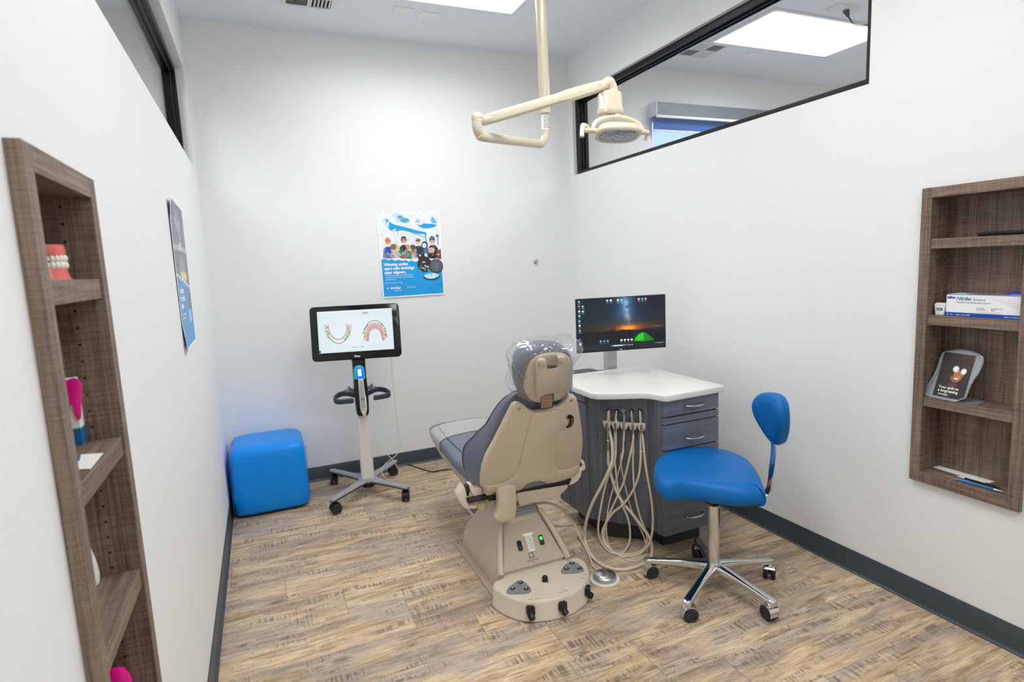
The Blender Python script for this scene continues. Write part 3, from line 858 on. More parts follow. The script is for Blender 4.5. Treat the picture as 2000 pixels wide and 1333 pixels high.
# ================================================================== CABINET
CB = thing('treatment_cabinet', 'dark grey angular treatment cabinet with white worktop beside the dental chair', 'cabinet', (2.08, -1.67, 0))
A_, B_, C_, D_, E_, F_ = (2.012, -2.000), (2.353, -2.000), (2.353, -1.345), (1.806, -1.345), (1.806, -1.663), (2.012, -1.895)
b = MB().mat(GR_Z)
b.loft([[(x, y, z) for x, y in (A_, B_, C_, D_, E_, F_)] for z in (0.098, 0.789)])
b.build('carcass', parent=CB, world=True, bevel=0.0012, segs=2)
b = MB().mat(M('dark_toe_kick', '33363b', 0.6, var=.04))
b.loft([[(x, y, z) for x, y in ((2.075, -1.925), (2.30, -1.935), (2.30, -1.40), (1.875, -1.40), (1.875, -1.70), (2.075, -1.86))] for z in (0.0, 0.099)])
b.build('toe_kick', parent=CB, world=True)
# drawer fronts
def handle(parent, x, y, z, w=0.108):
    h = MB().mat(STEEL)
    h.tube([(x - w / 2, y, z), (x - w / 2 + .004, y - .016, z - .001), (x - w * .2, y - .027, z - .004), (x + w * .2, y - .027, z - .004), (x + w / 2 - .004, y - .016, z - .001), (x + w / 2, y, z)], [.0042, .0045, .006, .006, .0045, .0042], n=10)
    return h.build('handle', parent=parent, world=True)
for z0, z1, hz in ((0.708, 0.787, .751), (0.540, 0.664, .588), (0.305, 0.534, .435), (0.102, 0.299, .183)):
    d = MB().mat(GR_X).bb(2.013, 2.352, -2.020, -2.0005, z0, z1).build('drawer', parent=CB, world=True, bevel=0.0015, segs=2)
    handle(d, 2.193, -2.020, hz)
d = MB().mat(GR_X).bb(2.013, 2.352, -2.019, -2.0005, 0.669, 0.701).build('pull_out_board', parent=CB, world=True, bevel=0.0015, segs=2)
# left side: rail and two doors
MB().mat(GR_Z).bb(1.790, 1.8055, -1.660, -1.348, 0.738, 0.787).build('rail', parent=CB, world=True, bevel=.001, segs=2)
for ya, yb in ((-1.660, -1.459), (-1.454, -1.348)):
    MB().mat(GR_Z).bb(1.790, 1.8055, ya, yb, 0.102, 0.733).build('door', parent=CB, world=True, bevel=.001, segs=2)
# worktop
wt = closed = [(2.022, -2.050), (2.20, -2.040), (2.372, -2.032), (2.388, -2.018), (2.392, -1.70), (2.397, -1.335), (2.384, -1.318), (2.1, -1.316), (1.772, -1.314), (1.757, -1.328), (1.754, -1.55), (1.752, -1.775), (1.758, -1.806), (1.780, -1.832), (1.86, -1.878), (1.955, -1.925), (1.976, -1.945), (1.990, -1.985), (2.003, -2.035)]
b = MB().mat(WHITEC)
def ins(P, k):
    c = Vector((2.1, -1.65)); out = []
    for i in range(len(P)):
        e = (Vector(P[(i + 1) % len(P)]) - Vector(P[i - 1])).normalized(); out.append((P[i][0] - e.y * k, P[i][1] + e.x * k))
    return out
rg = [(0.004, 0.790), (0.001, 0.7915), (0.0, 0.796), (0.0, 0.816), (0.0015, 0.8195), (0.005, 0.821)]
b.loft([[(x, y, z) for x, y in ins(wt, k)] for k, z in rg])
b.build('worktop', parent=CB, world=True, ang=50)
b = MB().mat(M('grommet_cream', 'cbc7b6', 0.4))
for u, v, r in ((1206, 731, .030), (1261, 725, .026)):
    p = on(u, v, 2, 0.822)
    b = MB().mat(M('grommet_cream')).lathe([(r, 0), (r, .0022), (r * .86, .003), (r * .84, .0012), (0, .0012)], (p.x, p.y, .8211), n=32)
    b.build('grommet', parent=CB, world=True)
p = on(1144, 737, 2, .8215)
b = MB().mat(M('faded_red_ink', 'c58a94', 0.6))
for k in range(4): b.box((p.x - .012 + k * .009, p.y + .003 * (k % 2), .8213), (.006, .003, .0004), rz=.5 * k)
b.build('ink_mark', parent=CB, world=True)
# hose outlet holes + holder bar on the angled panel
PN = Vector((-0.746, -0.666, 0)); PT = Vector((0.666, -0.746, 0)); P0 = Vector((1.806, -1.663, 0))
def panel(u, v, off=0.0): return onp(u, v, P0 + PN * off, PN)
ZA = lambda a, b_: (1160 + a * .09, 780 + b_ * .09)
ZB = lambda a, b_: (1130 + a * .1876, 880 + b_ * .1876)
for a, c in ((322, 265), (490, 268), (820, 262), (990, 262)):
    p = panel(*ZA(a, c), .001)
    MB().mat(BLACK).cyl(p - PN * .004, p + PN * .001, .0125, n=24).build('outlet', parent=CB, world=True)
p1, p2 = panel(*ZA(205, 540), .018), panel(*ZA(1100, 540), .018)
p2.z = p1.z = (p1.z + p2.z) / 2
hb = MB().mat(BEIGE2)
ax = (p2 - p1)
hb.cyl(p1, p2, .0105, n=16)
for k in (.12, .88): hb.cyl(p1 + ax * k, p1 + ax * k - PN * .018, .009, n=12)
hbo = hb.build('holder_bar', parent=CB, world=True)
HOLD = []
for a in (290, 475, 655, 850, 1040):
    c = panel(*ZA(a, 590), .030); c.z = p1.z - .004
    HOLD.append(c)
    q = MB().mat(BEIGE2)
    prof = [(.0190, .015), (.0200, .009), (.0190, -.006), (.0155, -.015), (.0120, -.019), (.0110, -.019), (.0120, .015)]
    # open fork: three quarters of a ring, gap towards the room
    rings = []
    base_a = math.atan2(PN.y, PN.x)
    for k in range(25):
        an = base_a + R(32) + R(296) * k / 24
        rings.append([(c.x + r * math.cos(an), c.y + r * math.sin(an), c.z + h) for r, h in prof])
    q.loft(rings)
    q.build('handpiece_holder', parent=hbo, world=True, ang=50)

# ------------------------------------------------------------------ handpieces with their hoses
def hpath(pts, r):
    """(zoom, a, b, offset) -> points hanging before the panel, lying on the floor where they reach it"""
    out = []
    for z, a, b_, off in pts:
        u, v = (ZA if z == 'A' else ZB)(a, b_)
        p = panel(u, v, off)
        if p.z < r: p = on(u, v, 2, r)
        out.append(p)
    return out
hoses = [
 ('saliva', .0080, [('A',322,262,.001),('A',322,275,.022),('A',318,380,.024),('A',315,560,.014),('A',345,720,.02),('A',395,1000,.045),('A',395,1330,.06),('B',320,200,.075),('B',250,350,.085),('B',150,540,.095),('B',90,700,.10),('B',65,830,.10),('B',70,950,.11),('B',130,1090,.12),('B',220,1180,.12),('B',350,1235,.12),('B',500,1240,.12),('B',640,1200,.12),('B',740,1150,.11),('B',765,1060,.09),('B',755,960,.075),('B',720,880,.065),('B',640,770,.055),('B',540,640,.05),('B',470,560,.048),('B',400,440,.046),('B',350,300,.042),('B',315,150,.036),('A',315,1330,.032),('A',312,1110,.030)]),
 ('scaler', .0050, [('A',490,262,.001),('A',490,285,.02),('A',470,430,.02),('A',455,620,.012),('A',450,800,.02),('A',440,1200,.03),('B',370,20,.035),('B',385,200,.04),('B',410,400,.045),('B',450,560,.05),('B',510,700,.055),('B',535,830,.06),('B',530,950,.07),('B',480,1050,.08),('B',400,1080,.085),('B',310,1050,.085),('B',240,960,.085),('B',205,850,.08),('B',215,700,.075),('B',260,450,.068),('B',310,270,.06),('A',455,1330,.045),('A',478,1000,.034),('A',477,715,.030)]),
 ('syringe', .0034, [('A',640,250,.001),('A',645,420,.01),('A',640,700,.012),('A',632,900,.015),('A',640,1100,.02),('B',440,60,.026),('B',450,200,.03),('B',510,480,.034),('B',570,670,.04),('B',630,790,.045),('B',690,930,.06),('B',712,1060,.08),('B',690,1110,.10),('B',620,1152,.10),('B',540,1150,.10),('B',440,1110,.10),('B',370,1060,.10),('B',310,980,.095),('B',290,850,.085),('B',295,700,.075),('B',330,500,.064),('B',380,340,.056),('B',440,140,.05),('B',470,0,.044),('A',600,1330,.043),('A',650,900,.034),('A',660,700,.030)]),
 ('drill', .0053, [('A',815,262,.001),('A',812,285,.02),('A',820,400,.02),('A',850,620,.012),('A',850,760,.014),('A',858,1200,.022),('B',565,0,.026),('B',570,250,.03),('B',590,480,.034),('B',640,690,.04),('B',700,850,.05),('B',712,960,.062),('B',660,1040,.075),('B',560,1080,.08),('B',420,1080,.08),('B',340,1040,.08),('B',280,950,.08),('B',270,830,.075),('B',290,730,.07),('B',350,600,.062),('B',430,420,.055),('B',470,330,.05),('B',530,80,.045),('B',552,0,.042),('A',760,1330,.042),('A',850,900,.034),('A',857,755,.030)]),
 ('motor', .0058, [('A',990,262,.001),('A',1000,290,.02),('A',1010,450,.02),('A',1015,640,.012),('A',1015,800,.016),('A',1015,1200,.03),('B',650,20,.038),('B',630,250,.045),('B',560,430,.052),('B',460,570,.06),('B',370,640,.066),('B',290,750,.072),('B',248,850,.08),('B',262,950,.088),('B',330,1035,.092),('B',430,1098,.095),('B',530,1105,.095),('B',640,1075,.092),('B',725,990,.085),('B',768,850,.075),('B',772,650,.066),('B',745,430,.056),('B',700,170,.048),('B',680,0,.042),('A',1110,1330,.042),('A',1065,900,.034),('A',1046,745,.030)]),
]
hlabels = {'saliva': 'grey suction handpiece on the thickest hose, leftmost in the holder bar',
 'scaler': 'slim steel handpiece with pointed tip, second from the left in the holder',
 'syringe': 'tall clear-sleeved air water syringe in the middle of the holder bar',
 'drill': 'thin steel handpiece with a ridged tip, second from the right in the holder',
 'motor': 'short steel handpiece at the right end of the holder bar'}
for i, (nm, r, pts) in enumerate(hoses):
    path = hpath(pts, r)
    # the hose ends straight below its holder
    c = HOLD[i]
    t = thing('dental_handpiece', hlabels[nm], 'handpiece', (c.x, c.y, 0), 0, 'handpieces in the holder bar')
    b = MB().mat(HOSE).tube(path, r, n=10, smooth=5); b.build('hose', parent=t, world=True)
    e = path[-1]; a_top, a_bot = {'saliva': (545, 1125), 'scaler': (415, 720), 'syringe': (340, 705), 'drill': (375, 758), 'motor': (555, 748)}[nm]
    def pp(av, aa=None):
        u0 = {'saliva': 300, 'scaler': 478, 'syringe': 660, 'drill': 852, 'motor': 1044}[nm]
        return panel(*ZA(u0 if aa is None else aa, av), .030)
    if nm == 'saliva':
        b = MB().mat(STEEL).tube([pp(548, 292), pp(640, 294), pp(760, 297), pp(880, 300)], [.0078, .0070, .0056, .0074], n=16, smooth=4)
        b.tube([pp(880, 302), pp(905, 305), pp(1000, 308), pp(1120, 312)], [.0078, .0108, .0104, .0092], n=16, smooth=4)
        b.cyl(pp(960, 300) , pp(960, 300) + PN * .010, .003, n=10)
        b.build('body', parent=t, world=True)
    elif nm == 'syringe':
        b = MB().mat(M('clear_sleeve_grey', '8d9096', 0.25)).tube([pp(340, 658), pp(520, 660), pp(700, 662)], [.0066, .0077, .0074], n=16, smooth=3); b.build('body', parent=t, world=True)
        b = MB().mat(STEEL).tube([pp(345, 656), pp(300, 645), pp(262, 642)], [.0048, .0042, .0038], n=12, smooth=3)
        p = pp(238, 642)
        b.cyl(p - PN * .006, p + PN * .008, .0092, n=20); b.mat(BLACK).cyl(p + PN * .0081, p + PN * .0086, .0028, n=12)
        b.build('nozzle', parent=t, world=True)
    elif nm == 'scaler':
        b = MB().mat(STEEL).tube([pp(516, 486), pp(600, 484), pp(720, 478)], [.0080, .0074, .0062], n=16, smooth=3); b.build('body', parent=t, world=True)
        b = MB().mat(WHITE).tube([pp(410, 488), pp(460, 486), pp(520, 486)], [.0010, .0038, .0074], n=12, smooth=3); b.build('tip', parent=t, world=True)
    elif nm == 'drill':
        b = MB().mat(STEEL).tube([pp(530, 852), pp(560, 853), pp(640, 854), pp(758, 857)], [.0042, .0068, .0055, .0056], n=16, smooth=3); b.build('body', parent=t, world=True)
        b = MB().mat(STEEL).tube([pp(375, 846), pp(540, 852)], [.0010, .0016], n=8, smooth=0)
        for k in range(6):
            p = pp(400 + k * 22, 847 + k); b.cyl(p, p + Vector((0, 0, .0012)), .0034, n=10)
        b.build('tip', parent=t, world=True)
    else:
        b = MB().mat(STEEL).tube([pp(553, 1038), pp(600, 1041), pp(700, 1045), pp(750, 1046)], [.0060, .0072, .0058, .0062], n=16, smooth=3); b.build('body', parent=t, world=True)

# ================================================================== MONITOR ON ITS POST BEHIND THE CABINET
MC = Vector((2.194, -1.411, 1.100)); MY = -0.247
t = thing('computer_monitor', 'flat black computer monitor showing a night camping wallpaper, on a silver post', 'monitor', (2.205, -1.262, 0))
b = MB().mat(M('silver_post', 'bfc1c2', 0.4, 0.3)).bb(2.170, 2.240, -1.285, -1.240, 0.012, 1.12); b.bb(2.10, 2.31, -1.30, -1.20, 0, 0.014)
b.cyl((2.205, -1.28, 1.10), (2.198, -1.385, 1.10), .02, n=16)
b.build('post', parent=t, world=True, bevel=0.004)
b = MB().mat(BLACK).cyl(on(1199, 722, 1, -1.2852), on(1199, 722, 1, -1.289), .006, n=12); b.build('cable_clip', parent=t, world=True)
mm = frame(MC, (math.cos(MY), math.sin(MY), 0), (0, 0, 1))
b = MB().mat(BLACK)
b.prism([mm @ Vector((x, y, -.004)) for x, y in rrect(.540, .313, .004, 3)], (mm.to_3x3() @ Vector((0, 0, -1))) * .012)
b.prism([mm @ Vector((x, y, -.016)) for x, y in rrect(.30, .20, .02, 4)], (mm.to_3x3() @ Vector((0, 0, -1))) * .016)
hs = b.build('housing', parent=t, world=True, bevel=.001, segs=2)
b = MB().mat(WHITE).text('DELL', .0072, mm @ Matrix.Translation((-.006, -.1515, -.0032)), .0003, .0003, 'CENTER'); b.build('logo', parent=hs, world=True)
def desktop():
    cv = Canvas(256, 146, '02131f')
    Y = cv.Y; X = cv.X
    n = cv.noise(8, 1, oct=4); n2 = cv.noise(20, 7)
    top = np.array([3, 28, 48]) / 255; mid = np.array([30, 52, 70]) / 255; hor = np.array([58, 44, 40]) / 255
    f = np.clip(Y / .62, 0, 1)[..., None]
    cv.a = top * (1 - f) ** 1 + mid * f
    f2 = np.clip((Y - .42) / .2, 0, 1)[..., None]; cv.a = cv.a * (1 - f2) + hor * f2
    vg = np.clip(np.abs(X - .55) * 1.3, 0, 1)[..., None]; cv.a = cv.a * (1 - .62 * vg)
    cx = .545 + .05 * (Y - .1)
    mw = np.exp(-((X - cx) / .105) ** 2) * np.clip(1 - Y / .60, 0, 1) ** .5 * (.35 + .9 * n)
    cv.put(mw, '6fa6dc', .75)
    mw2 = np.exp(-((X - cx - .005) / .032) ** 2) * np.clip(1 - Y / .58, 0, 1) ** .4 * (n2 > .45) * (.3 + n)
    cv.put(mw2, 'cfe0f2', .55)
    cv.put(np.exp(-((X - .575) / .03) ** 2 - ((Y - .40) / .06) ** 2), 'd8a79a', .45)
    g2 = np.exp(-((X - .585) / .22) ** 2 - ((Y - .60) / .085) ** 2); cv.put(g2, 'a8511a', .75)
    g3 = np.exp(-((X - .575) / .085) ** 2 - ((Y - .605) / .045) ** 2); cv.put(g3 * 1.25, 'ff9a22', 1)
    cv.put((np.exp(-((X - .91) / .06) ** 2 - ((Y - .60) / .008) ** 2)), 'e6b493', .5)
    hz = .648 - .02 * np.exp(-((X - .5) / .05) ** 2) + .012 * np.sin(X * 30) * .6 - .035 * np.exp(-((X - .385) / .008) ** 2) * 2 - .05 * np.exp(-((X - .415) / .006) ** 2) * 2 - .02 * np.exp(-((X - .13) / .02) ** 2)
    cv.put((Y > hz) * 1.0, '070c16')
    tent = [(.635, .87), (.655, .80), (.685, .745), (.72, .715), (.755, .712), (.79, .745), (.83, .80), (.875, .875), (.76, .885)]
    cv.poly(tent, '06a80b'); cv.poly([(.76, .885), (.758, .80), (.75, .73), (.765, .725), (.79, .745), (.83, .80), (.875, .875)], '0a6f16', .85)
    cv.poly([(.665, .85), (.685, .77), (.71, .735), (.745, .735), (.74, .82), (.70, .86)], '1ad61a', .7)
    cv.rect(0, .905, 1, .955, '10202c', .9); cv.rect(0, .955, 1, 1, '101c24')
    def ic(x, y, c, r=.0125): 
        cv.ell(x, y, r, r * 1.6, c, 1); cv.ell(x - .003, y - .004, r * .45, r * .7, 'f2f6fa', .7); cv.rect(x - .013, y + .033, x + .013, y + .043, 'c8d6de', .55); cv.rect(x - .009, y + .050, x + .009, y + .058, 'c8d6de', .35)
    for y, c in ((.05, '18b6d0'), (.135, 'd3202e'), (.23, 'c9d2dc'), (.32, '6fb6d8'), (.415, '58b8da'), (.505, 'bfd4ea'), (.60, '23a5c8'), (.77, '2743b0'), (.86, 'e6eef2')): ic(.032, y, c)
    for y, c in ((.14, '35c0cf'), (.235, '8fd8ea')): ic(.072, y, c)
    for x, c in ((.345, '8fd0dc'), (.385, 'f0f4f6'), (.465, 'd8e070'), (.505, '6fd0d8'), (.70, 'f0b690'), (.74, '18a0d8'), (.778, 'e88a68')): ic(x, .055 + .01 * (x - .3), c)
    for x, c in ((.262, '1f9be0'), (.302, '2f62d8'), (.342, '18a868'), (.495, 'bfe0e8'), (.535, 'c6dcea'), (.573, 'd8e8ec'), (.612, 'c0ecd4')): ic(x, .835, c)
    cv.rect(.40, .922, .51, .944, 'cfe0ee'); 
    for k in range(6): cv.ell(.385 if k == 5 else .525 + .023 * k, .933, .006, .010, ['e8e0e0', '9fc8e8', 'a8b8c8', 'd8d8a0', 'f0c050', '80c0f0'][k])
    for x0_, x1_ in ((.885, .895), (.905, .925), (.935, .965), (.975, .985)): cv.rect(x0_, .926, x1_, .940, 'dfe8ee', .7)
    return cv
b = MB(); picture(b, desktop(), .534, .300, mm @ Matrix.Translation((0, .0045, -.0034)), picmat('monitor_picture', 1.0, .25))
b.build('screen', parent=t, world=True, flip=False)
# keyboard tray swung out behind the worktop
kp = on(1140, 726, 1, -1.235)
b = MB().mat(BLACK)
b.loft([[(kp.x + x, -1.225 + y, kp.z - .012 + z) for x, y in superell(.085 * k, .055 * k, 32, 3)] for z, k in ((0, .93), (.003, 1), (.012, 1), (.015, .96))])
b.cyl((kp.x + .05, -1.235, kp.z - .008), (2.18, -1.262, kp.z - .008), .007, n=10)
b.build('mouse_tray', parent=t, world=True)

# ================================================================== DENTAL CHAIR
CX = 1.345
CH = thing('dental_chair', 'reclined grey dental chair with beige plastic back, seen from behind', 'dental chair', (1.33, -1.70, 0))
def part(mb, name, parent=CH, **k): return mb.build(name, parent=parent, world=True, **k)
# floor plate
b = MB().mat(BEIGED)
b.prism([(x, y, 0.0) for x, y in ((1.118, -1.392), (1.53, -1.392), (1.53, -2.02), (1.13, -2.02), (1.118, -1.98))], (0, 0, .010))
b.mat(BLACK)
for x, y in ((1.135, -1.41), (1.135, -1.92), (1.514, -1.41)): b.cyl((x, y, .010), (x, y, .0112), .005, n=12)
part(b, 'floor_plate', bevel=.002)
b = MB().mat(BEIGE2).bb(1.318, 1.50, -1.165, -.86, 0, .014)
part(b, 'front_plate', bevel=.003)
b = MB().mat(M('dark_mat', '2c3133', 0.25)).bb(1.333, 1.486, -1.150, -.87, .014, .017)
part(b, 'mat_inset', bevel=.001)
# pedestal housing: wide foot narrowing to the neck
b = MB().mat(BEIGE)
rings = []
def ped(z, xl, xr, yf, yb, r):
    cx, cy = (xl + xr) / 2, (yf + yb) / 2
    return [(cx + x, cy + y, z) for x, y in rrect(xr - xl, yb - yf, r, 6)]
for a in ((.010, 1.150, 1.505, -1.955, -1.40, .06), (.05, 1.148, 1.507, -1.962, -1.41, .05), (.10, 1.150, 1.505, -1.955, -1.44, .045), (.16, 1.172, 1.490, -1.915, -1.47, .045), (.22, 1.207, 1.466, -1.872, -1.50, .045), (.28, 1.240, 1.443, -1.828, -1.53, .04), (.315, 1.255, 1.432, -1.800, -1.55, .035)):
    rings.append(ped(*a))
b.loft(rings)
part(b, 'pedestal', ang=60)
# raised side ridges of the pedestal
for sx_ in (-1, 1):
    q = [(1.328 + sx_ * w, y, z) for w, y, z in ((.170, -1.968, .10), (.152, -1.925, .165), (.128, -1.872, .235), (.100, -1.822, .30))]
    b = MB().mat(BEIGE).tube(q, [.016, .014, .013, .012], n=12, smooth=5); part(b, 'ridge')
# sloping service panel
p = [(1.175, -1.958, .100), (1.483, -1.958, .100), (1.425, -1.832, .262), (1.232, -1.832, .262)]
nv = (Vector(p[1]) - Vector(p[0])).cross(Vector(p[3]) - Vector(p[0])).normalized()
if nv.y > 0: nv = -nv
b = MB().mat(BEIGED).prism([Vector(x) + nv * .002 for x in p], nv * .006); SP = part(b, 'service_panel', bevel=.002)
pf = frame(Vector((1.329, -1.895, .181)) + nv * .0085, (1, 0, 0), (Vector(p[3]) - Vector(p[0])).normalized() - Vector((1, 0, 0)) * ((Vector(p[3]) - Vector(p[0])).normalized().x))
def onpanel(u, v, n_off=.0085):
    return onp(u, v, Vector(p[0]) + nv * n_off, nv)
for (a, c_), lit in (((574, 692), 0), ((730, 650), 1)):
    c = onpanel(860 + a * .27, 880 + c_ * .27)
    b = MB().mat(BLACKG)
    fm = frame(c, (1, 0, 0), pf.to_3x3() @ Vector((0, 1, 0)))
    b.prism([fm @ Vector((x, y, 0)) for x, y in rrect(.022, .046, .006, 4)], nv * .004)
    sw = part(b, 'rocker_switch', parent=SP, bevel=.001, segs=2)
    b = MB().mat(M('green_led_on', '0a3a12', 0.3, emit='30ff50', estr=2.2) if lit else M('green_led_off', '0a2a14', 0.3))
    b.prism([fm @ Vector((x, y + (.008 if lit else -.008), .004)) for x, y in rrect(.013, .015, .004, 4)], nv * .001)
    part(b, 'indicator', parent=sw)
b = MB().mat(PAPER)
c = onpanel(860 + 648 * .27, 880 + 665 * .27)
fm = frame(c, (1, 0, 0), pf.to_3x3() @ Vector((0, 1, 0)))
b.box((0, 0, 0), (.001, .001, .0001)); b.bm.clear(); b = MB().mat(PAPER)
b.prism([fm @ Vector(q) for q in ((-.016, -.040, 0), (.016, -.040, 0), (.016, .030, 0), (-.016, .030, 0))], nv * .0006)
b.prism([fm @ Vector(q) for q in ((-.026, .031, 0), (.026, .031, 0), (.026, .042, 0), (-.026, .042, 0))], nv * .0006)
b.mat(M('label_ink', '55565c', 0.7))
rs = random.Random(3)
for k in range(9):
    for q in range(3):
        w = rs.uniform(.003, .008)
        b.prism([fm @ Vector((-.012 + q * .009 + x, .024 - k * .007 + y, .0007)) for x, y in ((0, 0), (w, 0), (w, .0028), (0, .0028))], nv * .0002)
b.mat(M('label_yellow', 'd8c838', 0.6)).prism([fm @ Vector(q) for q in ((-.024, .032, .0007), (-.016, .032, .0007), (-.020, .0405, .0007))], nv * .0002)
part(b, 'rating_label', parent=SP)
b = MB().mat(M('badge_grey', '77756f', 0.4)); c = onpanel(860 + 659 * .27, 880 + 760 * .27)
fm = frame(c, (1, 0, 0), pf.to_3x3() @ Vector((0, 1, 0)))
b.prism([fm @ Vector(q) for q in ((-.0125, -.013, 0), (.0125, -.013, 0), (.0125, .013, 0), (-.0125, .013, 0))], nv * .0007)
b.mat(PAPER).text('b', .021, fm @ Matrix.Translation((-.0055, -.0055, .0009)), .0002, .0003)
b.mat(M('label_ink')).text('PELTON & CRANE', .0075, fm @ Matrix.Translation((.001, -.024, .0004)), .0002, 0, 'CENTER').text('Spirit', .006, fm @ Matrix.Translation((.001, -.031, .0004)), .0002, 0, 'CENTER')
part(b, 'badge', parent=SP)
# rounded foot control deck
deck = [(1.160, -1.975), (1.118, -1.988), (1.100, -2.012), (1.103, -2.055), (1.122, -2.112), (1.160, -2.170), (1.210, -2.206), (1.272, -2.226), (1.345, -2.230), (1.412, -2.212), (1.470, -2.178), (1.518, -2.128), (1.548, -2.065), (1.560, -2.012), (1.545, -1.975), (1.500, -1.962), (1.480, -1.935), (1.330, -1.925), (1.180, -1.935)]
dk = [(v.x, v.y) for v in closed_smooth([(x, y, 0) for x, y in deck], 3)]
dc = Vector((1.33, -2.07))
def dsc(k, z): return [(dc.x + (x - dc.x) * k, dc.y + (y - dc.y) * k, z) for x, y in dk]
b = MB().mat(BEIGE2).loft([dsc(1.03, .004), dsc(1.03, .016), dsc(1.0, .024), dsc(1.0, .080), dsc(.985, .088), dsc(.96, .092), dsc(.955, .090), dsc(.9, .090)])
FD = part(b, 'foot_deck', ang=50)
def pad(cx, cy, rot, digits):
    o = [(-.055, -.006), (-.042, .022), (.018, .052), (.040, .044), (.046, .010), (.040, -.036), (.018, -.046), (-.022, -.030)]
    pts = closed_smooth([(x, y, 0) for x, y in o], 4)
    Mx = Matrix.Translation((cx, cy, .0905)) @ Matrix.Rotation(rot, 4, 'Z')
    b = MB().mat(M('pad_grey', '85878b', 0.5)).loft([[Mx @ (v * k + Vector((0, 0, z))) for v in pts] for k, z in ((1, 0), (1, .006), (.95, .0085), (.3, .009))])
    P_ = part(b, 'foot_pad', parent=FD)
    for (x, y), s_ in zip(((-.026, .006), (.024, .030), (.022, -.026)), digits):
        c = Mx @ Vector((x, y, .0085))
        b = MB().mat(M('pad_button_blue', '232a44', 0.4)).lathe([(.0, .0045), (.009, .004), (.0115, .002), (.0118, 0)], c, n=20)
        b.mat(PAPER).text(s_, .014, Matrix.Translation(c + Vector((-.0045, -.0045, .0047))), .0004, .0002)
        part(b, 'foot_button', parent=P_)
pad(1.190, -2.092, R(4), ('0', 'S', '3'))
pad(1.470, -2.055, R(8), ('2', '0', '1'))
b = MB().mat(BLACKG).ball((1.320, -2.082, .102), .0135).cyl((1.320, -2.082, .088), (1.320, -2.082, .096), .016, .012, n=20); part(b, 'joystick', parent=FD)
for (a, c_), ang_ in (((643, 1150), -95), ((866, 1112), -68), ((1048, 1030), -38)):
    u, v = 860 + a * .27, 880 + c_ * .27
    # knobs stand out of the rim of the deck
    w_ = on(u, v, 2, .045)
    best = min(dk, key=lambda q: (q[0] - w_.x) ** 2 + (q[1] - w_.y) ** 2)
    d = Vector((math.cos(R(ang_)), math.sin(R(ang_)), 0)); c = Vector((best[0], best[1], .055))
    t_ = Vector((-d.y, d.x, 0))
    b = MB().mat(BLACK)
    b.prism([c + t_ * x + Vector((0, 0, z)) - d * .004 for x, z in rrect(.034, .040, .008, 4)], d * .022)
    b.cyl(c + d * .010 - Vector((0, 0, .018)), c + d * .028 - Vector((0, 0, .028)), .015, .013, n=16)
    part(b, 'deck_knob', parent=FD, bevel=.002, segs=2)
for k, (x, y) in enumerate(((1.20, -2.185), (1.228, -2.195), (1.335, -2.200), (1.362, -2.197), (1.475, -2.145), (1.495, -2.125), (1.326, -2.108))):
    b = MB().mat(M('label_ink')).tube([(x - .008, y, .0925), (x - .002, y + .006, .0925), (x + .002, y - .002, .0925), (x + .009, y + .004, .0925)], .0006, n=4, smooth=2)
    part(b, 'printed_symbol', parent=FD)
# lift arm and seat frame
b = MB().mat(GREYL).bb(1.275, 1.405, -1.83, -1.52, .290, .345)
for k in range(3): b.bb(1.27, 1.41, -1.835, -1.829, .297 + .014 * k, .301 + .014 * k)
part(b, 'lift_mechanism', bevel=.003)
b = MB().mat(BEIGE).bb(1.262, 1.418, -1.80, -1.40, .345, .385); b.bb(1.285, 1.4, -1.5, -1.1, .36, .40); part(b, 'lift_arm', bevel=.012)
b = MB().mat(BEIGED)
st = []
for y, hw, z0, z1 in ((-1.885, .180, .392, .425), (-1.86, .190, .385, .437), (-1.7, .222, .395, .437), (-1.2, .205, .405, .437), (-1.0, .19, .415, .440), (-.88, .15, .425, .44)):
    st.append([(CX + x, y, (z0 + z1) / 2 + z) for x, z in rrect(2 * hw, z1 - z0, .012, 3)])
b.loft(st); part(b, 'seat_frame')
b = MB().mat(BEIGE).prism([(1.285, -1.887, .430), (1.555, -1.887, .418), (1.552, -1.887, .400), (1.510, -1.887, .372), (1.30, -1.887, .362)], (0, .03, 0)); part(b, 'rear_cover', bevel=.004)
# seat and leg cushion
def cush(y, hw, zb, zt, e=5): return [(CX + x, y, (zb + zt) / 2 + z) for x, z in superell(hw, (zt - zb) / 2, 40, e)]
rings = []
for y, hw, zb, zt, e in ((-1.90, .12, .46, .49, 3), (-1.895, .19, .445, .505, 4), (-1.87, .215, .438, .515, 5), (-1.7, .2275, .436, .520, 5), (-1.5, .232, .436, .522, 4.5), (-1.3, .222, .436, .530, 4), (-1.15, .214, .438, .537, 3.6), (-1.0, .205, .440, .538, 3.4), (-.90, .194, .445, .530, 3.2), (-.84, .178, .452, .520, 3), (-.805, .150, .464, .508, 2.6), (-.792, .10, .475, .497, 2.2)):
    rings.append(cush(y, hw, zb, zt, e))
b = MB().mat(VINYL).loft(rings); ST = part(b, 'seat_cushion', ang=70)
for sx_ in (-1, 1):
    b = MB().mat(VINYLD).tube([(CX + sx_ * w, y, z) for w, y, z in ((.175, -1.6, .5215), (.176, -1.3, .5275), (.172, -1.15, .5325), (.158, -1.0, .5345), (.13, -.9, .5270))], .0016, n=6); part(b, 'seam', parent=ST)
